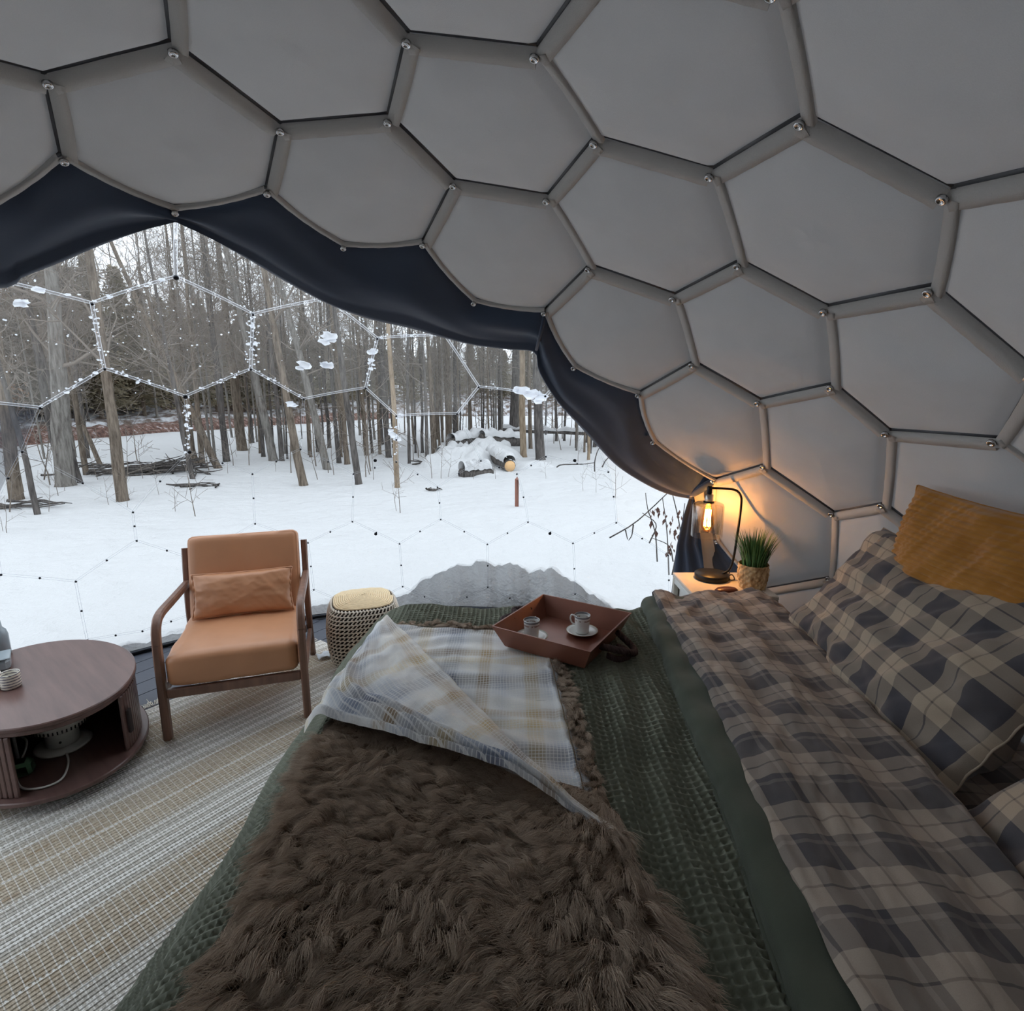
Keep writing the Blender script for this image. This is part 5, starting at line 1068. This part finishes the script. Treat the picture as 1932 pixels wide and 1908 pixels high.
# slats run the long way round from the right edge of the opening to its left edge (away from the viewer)
span_view = ((aL_ - aR + PI) % (2 * PI)) - PI; sgn = -1 if span_view > 0 else 1; tot = 2 * PI - abs(span_view); nsl = 92
slV, slF = rbox(-.0095, .0095, -.006, .006, .067, .324, .003)
sme = mesh('slat', slV, slF, False); sme.materials.append(M_tab)
for k in range(nsl):
    a = aR + sgn * tot * (k + .5) / nsl; x, y, _ = ell(a, .955); tx, ty = -ta * math.sin(a), tb_ * math.cos(a); s_ = tot / nsl * math.hypot(tx, ty) * .955 / .0205
    o = obj('slat', sme, None, tbl, (x, y, 0), (0, 0, math.atan2(ty, tx))); o.scale = (s_ * 1.02, 1, 1)
a = aR + sgn * tot * 1.7 / nsl; x, y, _ = ell(a, .99); tx, ty = -ta * math.sin(a), tb_ * math.cos(a); bb = B(); bb.box(-.013, .013, -.006, .006, .14, .25, .003); bb.done('handle', M_tabi, tbl, False, (x, y, 0), (0, 0, math.atan2(ty, tx)))
bb = B(); V = []
for z in (.067, .324):
    for j in range(60): a = aR + sgn * (tot * .04 + tot * .92 * j / 59); V.append(ell(a, .90, z))
bb.add(V, [(j, j + 1, 61 + j, 60 + j) for j in range(59)]); bb.done('inner_liner', M_tabi, tbl)
for qx, qy in ((.3, .16), (-.3, .16), (.3, -.16), (-.3, -.16)): bb = B(); bb.lathe([(.022, 0), (.024, .044)], 14, (qx, qy, 0)); bb.done('foot', M_tabi, tbl)
# fan stored inside
M_white = simple('white_plastic', (206, 204, 198), .45, var=.03); M_slot = simple('dark_slot', (40, 40, 42), .7)
fp = U(120, 1402, .085); fan = empty('desk_fan', (fp[0], fp[1], .078), .6); tag(fan, 'white desk fan stored inside the coffee table', 'fan')
bb = B(); bb.lathe([(.10, 0), (.105, .006), (.10, .013), (.07, .018)], 36); bb.done('base', M_white, fan)
bb = B(); bb.lathe([(.062, .016), (.060, .075), (.064, .085)], 30); neck_o = bb.done('neck', M_white, fan)
bb = B(); bb.lathe([(.066, .086), (.085, .092), (.098, .102), (.100, .118), (.108, .135), (.112, .165), (.106, .195), (.085, .222), (.05, .238), (0.0, .242)], 40); head_o = bb.done('head', M_white, fan)
for k in range(40):
    a = 2 * PI * k / 40; bb = B(); bb.box(-.0022, .0022, -.002, .003, .103, .117); bb.done('vent_slot', M_slot, head_o, False, (.0995 * math.cos(a), .0995 * math.sin(a), 0), (0, 0, a - PI / 2))
bb = B(); bb.lathe([(.0, 0), (.005, 0), (.005, .004), (0, .004)], 10); bb.done('button', M_slot, neck_o, True, (.061 * math.cos(-1.6), .061 * math.sin(-1.6), .045), (PI / 2, 0, 0))
M_wire = simple('white_cable', (216, 214, 208), .5, var=.03)
cz = .084
P = catmull([U(100, 1395, .10), U(118, 1410, cz + .004), U(129, 1435, cz), U(118, 1468, cz), U(85, 1485, cz), U(45, 1488, cz), U(31, 1470, cz), U(36, 1445, cz + .01), U(48, 1415, .12), U(50, 1398, .15), U(38, 1388, .16)], 70)
bb = B(); bb.tube(P, .0042, 8); o = bb.done('power_cable', M_wire); tag(o, 'white cable looped on the coffee table shelf in front of the fan', 'cable')
bb = B(); bb.tube(catmull([U(72, 1362, .22), U(72, 1372, .20), U(80, 1380, .19)], 16), .006, 8); o = bb.done('power_cable', M_wire); tag(o, 'short white cable end hanging beside the fan head', 'cable')
M_pack = simple('green_packet', (84, 122, 92), .4, var=.45, scale=18); pk = U(36, 1458, .10); bb = B(); V, Fc = rbox(-.05, .05, -.035, .035, 0, .06, .012); V[:, 0] += .01 * np.sin(V[:, 2] * 60); bb.add(V, Fc); o = bb.done('snack_packet', M_pack, loc=(pk[0] - .02, pk[1] + .01, .079), rot=(0, 0, .5)); tag(o, 'green crinkled packet lying inside the coffee table', 'packet')
M_pale = simple('pale_rod', (150, 150, 150), .5)
for px, lab in ((12, 'pale rod standing beside the tambour edge in the coffee table'), (30, 'pale rod standing next to the cable in the coffee table')):
    q = U(px + 2, 1424, .12); bb = B(); bb.tube([(0, 0, 0), (0, 0, .20)], [.006, .006], 8); bb.lathe([(.009, 0), (.009, .01), (.006, .012)], 8); o = bb.done('rod', M_pale, loc=(q[0], q[1], .079)); tag(o, lab, 'rod')
# on the table: mugs, dish, bottle
TZ = .011 + .369
M_mug, n, p = newmat('mug_glaze', .25, 0, .5); zc = n.sep(n.coord())[2]; st = n.math('GREATER_THAN', n.math('ADD', n.math('SINE', n.math('MULTIPLY', zc, 520)), n.math('MULTIPLY', n.math('SUBTRACT', n.noise(60, 2), .5), 3.0)), .35); n.con(n.mix(st, lin((226, 220, 206)), lin((120, 116, 124))), p.inputs['Base Color'])
M_cream = simple('cream_glaze', (228, 222, 206), .3, var=.03)
def mug(loc, rz, lab):
    e = empty('mug', loc, rz); tag(e, lab, 'mug', 'mugs on the coffee table')
    bb = B(); bb.lathe([(.030, 0), (.034, .004), (.0355, .02), (.0355, .064), (.0345, .068), (.0325, .066), (.0325, .02), (.028, .008), (0, .007)], 32); bb.done('body', M_mug, e)
    bb = B(); bb.tube(catmull([(.034, 0, .054), (.052, 0, .056), (.062, 0, .040), (.054, 0, .020), (.034, 0, .016)], 18), .0048, 8); bb.done('handle', M_cream, e)
q = U(22, 1297, TZ); mug((q[0], q[1], TZ), 3.6, 'patterned cream mug with its handle turned to the edge of the picture'); q = U(-14, 1300, TZ); mug((q[0], q[1], TZ), 1.0, 'patterned cream mug almost cut off by the edge of the picture')
M_gl = simple('grey_glass', (150, 160, 166), .15, var=.05, spec=.6); q = U(-8, 1265, TZ); bb = B(); V, Fc = rbox(-.055, .055, -.055, .055, 0, .06, .016); bb.add(V, Fc); bb.box(-.06, .06, -.06, .06, .0601, .066, .003); o = bb.done('lidded_jar', M_gl, loc=(q[0], q[1], TZ), rot=(0, 0, .7), smooth=False); tag(o, 'square grey lidded jar behind the mugs on the table', 'jar')
q = U(-12, 1247, TZ); bb = B(); bb.lathe([(.036, 0), (.040, .006), (.040, .10), (.034, .125), (.022, .14), (.020, .17), (0, .17)], 28); o = bb.done('bottle', M_gl, loc=(q[0] - .02, q[1] + .06, TZ)); tag(o, 'tall blue grey bottle at the edge of the picture on the table', 'bottle')

# ================================================================ NIGHTSTAND, LAMP, PLANT
M_nst = simple('cream_lacquer', (206, 200, 188), .4, var=.03); M_ngl = simple('white_lacquer', (222, 222, 220), .4, var=.02)
NX0, NX1, NY0, NY1, NZ = .885, 1.295, 2.50, 2.872, .655
ns = empty('nightstand', ((NX0 + NX1) / 2, (NY0 + NY1) / 2, 0)); tag(ns, 'cream nightstand between the bed and the dark curtain', 'nightstand')
def npart(name, *a, mat=M_nst, bev=.004): b_ = B(); b_.box(*a, bev); return topar(b_.done(name, mat, ns, False), ns)
npart('top', NX0, NX1, NY0, NY1, NZ - .022, NZ); npart('side_panel', NX0 + .03, NX0 + .042, NY0 + .04, NY1 - .04, .14, NZ - .05, mat=M_ngl); npart('side_panel', NX1 - .03, NX1 - .016, NY0 + .01, NY1 - .01, .12, NZ - .023); npart('rear_panel', NX0 + .02, NX1 - .02, NY1 - .016, NY1 - .006, .12, NZ - .023)
for x in (NX0, NX1 - .03):
    for y in (NY0, NY1 - .03): npart('leg', x + .002, x + .03, y + .002, y + .03, 0, NZ - .023)
npart('side_rail', NX0 + .002, NX0 + .028, NY0 + .031, NY1 - .031, NZ - .055, NZ - .023, mat=M_ngl); npart('side_rail', NX0 + .002, NX0 + .028, NY0 + .031, NY1 - .031, .10, .13, mat=M_ngl)
npart('drawer', NX0 + .035, NX1 - .035, NY0 + .002, NY0 + .02, .42, NZ - .03); npart('drawer', NX0 + .035, NX1 - .035, NY0 + .002, NY0 + .02, .14, .41); npart('shelf', NX0 + .03, NX1 - .03, NY0 + .03, NY1 - .02, .12, .135)
M_blk = simple('black_metal', (38, 40, 42), .42, .6, var=.05); M_sock = simple('brushed_nickel', (190, 186, 178), .3, 1.0, var=.05)
lb = U(1342, 1092, NZ); lp = empty('table_lamp', (lb[0], lb[1], NZ), -.22); tag(lp, 'black table lamp with a glowing filament bulb in a glass cylinder', 'table lamp')
bb = B(); bb.lathe([(.084, 0), (.087, .003), (.087, .028), (.084, .032), (0, .033)], 48); bb.done('base', M_blk, lp)
sxo = -.040; stem = catmull([(.052, .0, .030), (.085, .0, .055), (.102, .0, .12), (.112, 0, .26), (.118, 0, .40), (.112, 0, .452), (.085, 0, .480), (.03, 0, .486), (sxo, 0, .487)], 50)
bb = B(); bb.tube(stem, .0062, 10); bb.done('stem', M_blk, lp)
bb = B(); bb.lathe([(.010, .455), (.013, .46), (.013, .492), (.009, .497), (0, .497)], 18, (sxo, 0, 0)); bb.done('stem_joint', M_blk, lp)
bb = B(); bb.lathe([(.0205, .416), (.0215, .418), (.0215, .452), (.012, .456)], 24, (sxo, 0, 0)); sock_o = bb.done('socket', M_sock, lp)
bb = B(); bb.lathe([(.026, .408), (.028, .411), (.026, .417), (.014, .417)], 24, (sxo, 0, 0)); bb.done('socket_collar', M_blk, sock_o)
M_glass = bpy.data.materials.new('lamp_glass'); M_glass.use_nodes = True; n = N(M_glass); n.n.clear(); out = n.new('ShaderNodeOutputMaterial'); tr = n.new('ShaderNodeBsdfTransparent'); gl = n.new('ShaderNodeBsdfGlossy'); mx = n.new('ShaderNodeMixShader'); lw = n.new('ShaderNodeLayerWeight'); lw.inputs[0].default_value = .30
gl.inputs['Roughness'].default_value = .08; tr.inputs[0].default_value = (.93, .92, .90, 1); n.con(n.math('ADD', n.math('MULTIPLY', lw.outputs['Facing'], .75), n.math('MULTIPLY', n.noise(3, 1), .04)), mx.inputs[0]); n.con(tr.outputs[0], mx.inputs[1]); n.con(gl.outputs[0], mx.inputs[2]); n.con(mx.outputs[0], out.inputs[0])
bb = B(); bb.lathe([(.024, .412), (.060, .411), (.074, .405), (.0785, .393), (.0785, .232), (.0765, .230), (.0765, .392), (.072, .402), (.058, .408), (.024, .409)], 48, (sxo, 0, 0)); bb.V[-1] = bb.V[-1]; o = bb.done('glass_shade', M_glass, lp)
M_bulb = bpy.data.materials.new('amber_bulb_glass'); M_bulb.use_nodes = True; n = N(M_bulb); n.n.clear(); out = n.new('ShaderNodeOutputMaterial'); tr = n.new('ShaderNodeBsdfTransparent'); gl = n.new('ShaderNodeBsdfGlossy'); mx = n.new('ShaderNodeMixShader'); lw = n.new('ShaderNodeLayerWeight'); tr.inputs[0].default_value = (1, .72, .38, 1); gl.inputs['Roughness'].default_value = .1; gl.inputs[0].default_value = (1, .8, .5, 1)
n.con(n.math('ADD', n.math('MULTIPLY', lw.outputs['Facing'], .35), n.math('MULTIPLY', n.noise(4, 1), .02)), mx.inputs[0]); n.con(tr.outputs[0], mx.inputs[1]); n.con(gl.outputs[0], mx.inputs[2]); n.con(mx.outputs[0], out.inputs[0])
bb = B(); bb.lathe([(.013, .408), (.015, .39), (.022, .365), (.030, .335), (.0335, .310), (.032, .285), (.024, .265), (.012, .256), (0, .254)], 28, (sxo, 0, 0)); bulb_o = bb.done('bulb', M_bulb, lp)
M_fil = bpy.data.materials.new('glowing_filament'); M_fil.use_nodes = True; n = N(M_fil); n.n.clear(); out = n.new('ShaderNodeOutputMaterial'); em = n.new('ShaderNodeEmission'); n.con(n.mix(n.noise(20, 1), (1.0, .50, .17), (1.0, .56, .22)), em.inputs[0]); em.inputs[1].default_value = 60; n.con(em.outputs[0], out.inputs[0]); M_fil.cycles.emission_sampling = 'NONE'
for k in range(7):
    a = 2 * PI * k / 7; b2 = 2 * PI * (k + .5) / 7; bb = B(); bb.tube([(sxo + .013 * math.cos(a), .013 * math.sin(a), .372), (sxo + .016 * math.cos(b2), .016 * math.sin(b2), .285)], .0026, 6); bb.done('filament', M_fil, bulb_o)
pl_ = bpy.data.lights.new('bulb_glow', 'POINT'); pl_.energy = 5.0; pl_.color = (1.0, .60, .29); pl_.shadow_soft_size = .012; lo = bpy.data.objects.new('bulb_glow', pl_); lo.location = (sxo, 0, .325); link(lo, lp)
bb = B(); bb.tube(catmull([(.080, .02, .012), (.105, .03, .02), (.115, .02, .012), (.112, -.01, .006), (.09, -.015, .006), (.10, .08, .006), (.11, .12, .005)], 30), .0032, 6); bb.done('cord', M_blk, lp)
# potted grass
pp = U(1422, 1108, NZ); M_bask, n, p = newmat('seagrass_basket', .85, 0, .2); co = n.coord(); f = n.noise(60, 3, n.mapping(co, (1, 1, .4))); n.con(n.ramp(f, [(.3, lin((150, 116, 78))), (.55, lin((206, 176, 132))), (.75, lin((226, 204, 168)))]), p.inputs['Base Color'])
pt = empty('potted_grass', (pp[0] - .01, pp[1], NZ)); tag(pt, 'green artificial grass in a woven basket pot on the nightstand', 'plant'); 
V = []; n1, n2 = 90, 34
for i in range(n2):
    z = .125 * i / (n2 - 1); r = .052 + .018 * math.sin(PI * min(1, z / .125 * .62 + .08)) + (.0 if z < .12 else .002)
    for j in range(n1):
        a = 2 * PI * j / n1; w_ = abs(math.sin(a * 7 + z * 110)) * abs(math.sin(a * 7 - z * 110 + .5)); V.append(((r + .006 * w_) * math.cos(a), (r + .006 * w_) * math.sin(a), z))
Fc = [(i * n1 + j, i * n1 + (j + 1) % n1, (i + 1) * n1 + (j + 1) % n1, (i + 1) * n1 + j) for i in range(n2 - 1) for j in range(n1)] + [tuple(range(n1))[::-1]]; obj('basket_pot', mesh('basket_pot', V, Fc), M_bask, pt)
M_soil = simple('dark_soil', (44, 40, 34), .95); bb = B(); bb.lathe([(.066, .108), (.03, .114), (0, .115)], 24); bb.done('soil', M_soil, pt)
M_grass = [simple('grass_blade_a', (62, 110, 66), .45, var=.2, spec=.4), simple('grass_blade_b', (100, 140, 84), .45, var=.2, spec=.4)]; rg = np.random.default_rng(3)
for k in range(210):
    a = rg.uniform(0, 2 * PI); r0 = .056 * math.sqrt(rg.random()); ln = rg.uniform(.13, .20); sp = r0 / .056 * rg.uniform(.25, .55); d = np.array([math.cos(a), math.sin(a)]); w_ = rg.uniform(.0026, .0042); sdv = np.array([-d[1], d[0], 0]); V = []
    for i in range(5):
        t = i / 4; c = np.array([d[0] * (r0 + ln * sp * t ** 1.6), d[1] * (r0 + ln * sp * t ** 1.6), .11 + ln * (t - .12 * sp * t * t)]); q = w_ * (1 - t ** 2.2) + .0002; V += [c - sdv * q, c + np.array([d[0], d[1], 0]) * q * .5, c + sdv * q]
    obj('grass_blade', mesh('grass_blade', V, [(i * 3 + j, i * 3 + j + 1, i * 3 + j + 4, i * 3 + j + 3) for i in range(4) for j in range(2)]), M_grass[k % 3 == 0], pt)
M_case = simple('dark_red_case', (86, 44, 36), .35, var=.15); q = U(1383, 1121, NZ); bb = B(); bb.lathe([(0, 0), (.03, .001), (.036, .008), (.03, .016), (0, .019)], 24); V = bb.V[0]; V[:, 0] *= 1.7; o = bb.done('glasses_case', M_case, loc=(q[0] - .02, q[1] + .035, NZ), rot=(0, 0, .2)); tag(o, 'small dark red case lying on the nightstand edge', 'case')

# ================================================================ TRAY AND CUPS
M_cop, n, p = newmat('copper_brown_tray', .35, .25, .5); n.con(n.mix(n.noise(6, 4), lin((112, 70, 57)), lin((152, 98, 80))), p.inputs['Base Color']); n.con(n.bump(n.noise(90, 3), .08, .002), p.inputs['Normal'])
tz = BT + .034; tcx, tcy = .204, 2.02; ta2 = math.atan2(-.213, .343); ty = empty('serving_tray', (tcx, tcy, tz), ta2); tag(ty, 'square copper brown tray with rope handles on the bed', 'tray')
h_, bo, to, th2 = .088, .168, .205, .006
bb = B(); bb.box(-bo, bo, -bo, bo, 0, .008, .002); bb.done('bottom', M_cop, ty, False)
for k in range(4):
    c, s = math.cos(k * PI / 2), math.sin(k * PI / 2); rot = lambda x, y: (c * x - s * y, s * x + c * y)
    Q = [(-bo, -bo, .0), (bo, -bo, .0), (to, -to, h_), (-to, -to, h_), (-bo + th2, -bo + th2, .0081), (bo - th2, -bo + th2, .0081), (to - th2, -to + th2, h_), (-to + th2, -to + th2, h_)]
    V = [(*rot(x, y), z) for x, y, z in Q]; obj('side', mesh('side', V, [(0, 1, 2, 3), (7, 6, 5, 4), (3, 2, 6, 7), (0, 4, 5, 1), (1, 5, 6, 2), (0, 3, 7, 4)], False), M_cop, ty)
M_rope = simple('dark_brown_rope', (66, 50, 50), .9, var=.25, scale=80, bump=.4, bscale=200)
def rope(P, r, name, parent, mat):
    P = catmull(P, 90); bb = B(); T = np.gradient(P, axis=0); T /= np.linalg.norm(T, axis=1)[:, None]
    for s in range(3):
        Q = []
        for i, (q, t) in enumerate(zip(P, T)): u = np.cross(t, (.1, .2, .97)); u /= np.linalg.norm(u); w_ = np.cross(t, u); a = i * .55 + s * 2 * PI / 3; Q.append(q + (u * math.cos(a) + w_ * math.sin(a)) * r * .52)
        bb.tube(Q, r * .62, 6)
    return bb.done(name, mat, parent)
rope([(to - .015, -.08, .055), (to + .02, -.09, .06), (to + .065, -.055, .045), (to + .085, .0, .02), (to + .06, .06, .012), (to + .01, .085, .03), (to - .01, .07, .055)], .012, 'rope_handle', ty, M_rope)
rope([(to + .01, -.07, .02), (to + .05, -.06, .012), (to + .07, -.01, .012), (to + .04, .03, .010), (to + .012, .02, .02)], .011, 'rope_knot', ty, M_rope)
rope([(-to + .012, -.06, .06), (-to - .03, -.07, .06), (-to - .05, -.02, .045), (-to - .035, .03, .05), (-to - .06, .06, .05), (-to - .02, .09, .055), (-to + .012, .07, .06)], .012, 'rope_handle', ty, M_rope)
M_por, n, p = newmat('porcelain', .2, 0, .5); zc = n.sep(n.coord())[2]; rim_ = n.math('LESS_THAN', n.math('ABSOLUTE', n.math('SUBTRACT', zc, .070)), .0035); r2_ = n.math('MULTIPLY', n.math('LESS_THAN', n.math('ABSOLUTE', n.math('SUBTRACT', zc, .056)), .003), n.math('GREATER_THAN', n.noise(90, 2), .45)); c_ = n.mix(n.math('MULTIPLY', r2_, .8), (.78, .78, .76), lin((150, 120, 104))); n.con(n.mix(n.math('MULTIPLY', rim_, .8), c_, lin((70, 70, 80))), p.inputs['Base Color'])
M_sau = simple('porcelain_white', (226, 226, 222), .2, var=.02, spec=.5); M_gilt = simple('gilt_rim', (150, 128, 100), .3, .6)
def cup_set(px, py, hang, ls, lc):
    q = U(px, py, tz + .008); s = empty('saucer', (q[0], q[1], tz + .0085)); tag(s, ls, 'saucer', 'saucers on the tray'); bb = B(); bb.lathe([(.030, 0), (.034, .002), (.050, .009), (.064, .016), (.0645, .0175), (.050, .012), (.034, .006), (0, .005)], 40); pl_o = bb.done('plate', M_sau, s)
    bb = B(); bb.tube([(.064 * math.cos(a), .064 * math.sin(a), .017) for a in np.linspace(0, 2 * PI, 49)], .0010, 6, False); bb.done('rim_line', M_gilt, pl_o)
    e = empty('espresso_cup', (q[0], q[1], tz + .0085 + .0065), hang); tag(e, lc, 'cup', 'cups on the tray')
    bb = B(); bb.lathe([(.022, 0), (.027, .003), (.0285, .02), (.031, .060), (.0325, .074), (.0315, .075), (.0295, .062), (.027, .02), (.022, .008), (0, .007)], 36); bb.done('body', M_por, e)
    bb = B(); bb.tube(catmull([(.0295, 0, .064), (.044, 0, .068), (.050, 0, .052), (.042, 0, .034), (.0285, 0, .028)], 18), .0034, 8); bb.done('handle', M_sau, e)
cup_set(1098, 1196, 2.75, 'white saucer with its cup handle in view on the tray', 'white espresso cup with its handle in view on the tray'); cup_set(1003, 1206, 1.2, 'white saucer half hidden by the tray side', 'white espresso cup half hidden by the tray side')
# crumpled paper by the pouf
M_pap = simple('white_paper', (220, 226, 232), .8, var=.04); q = U(614, 1240, .011); bb = B(); V = [(x * .05, y * .035, .004 + .018 * abs(math.sin(x * 2.2 + y)) + .004 * (i % 2)) for i, (x, y) in enumerate([(a, b) for a in np.linspace(-1, 1, 7) for b in np.linspace(-1, 1, 5)])]
o = obj('paper_scrap', mesh('paper_scrap', V, gridF(7, 5), False), M_pap, None, (q[0], q[1], .012), (0, 0, .6)); md_ = o.modifiers.new('thick', 'SOLIDIFY'); md_.thickness = .002; tag(o, 'folded white paper scrap on the rug beside the pouf', 'paper')
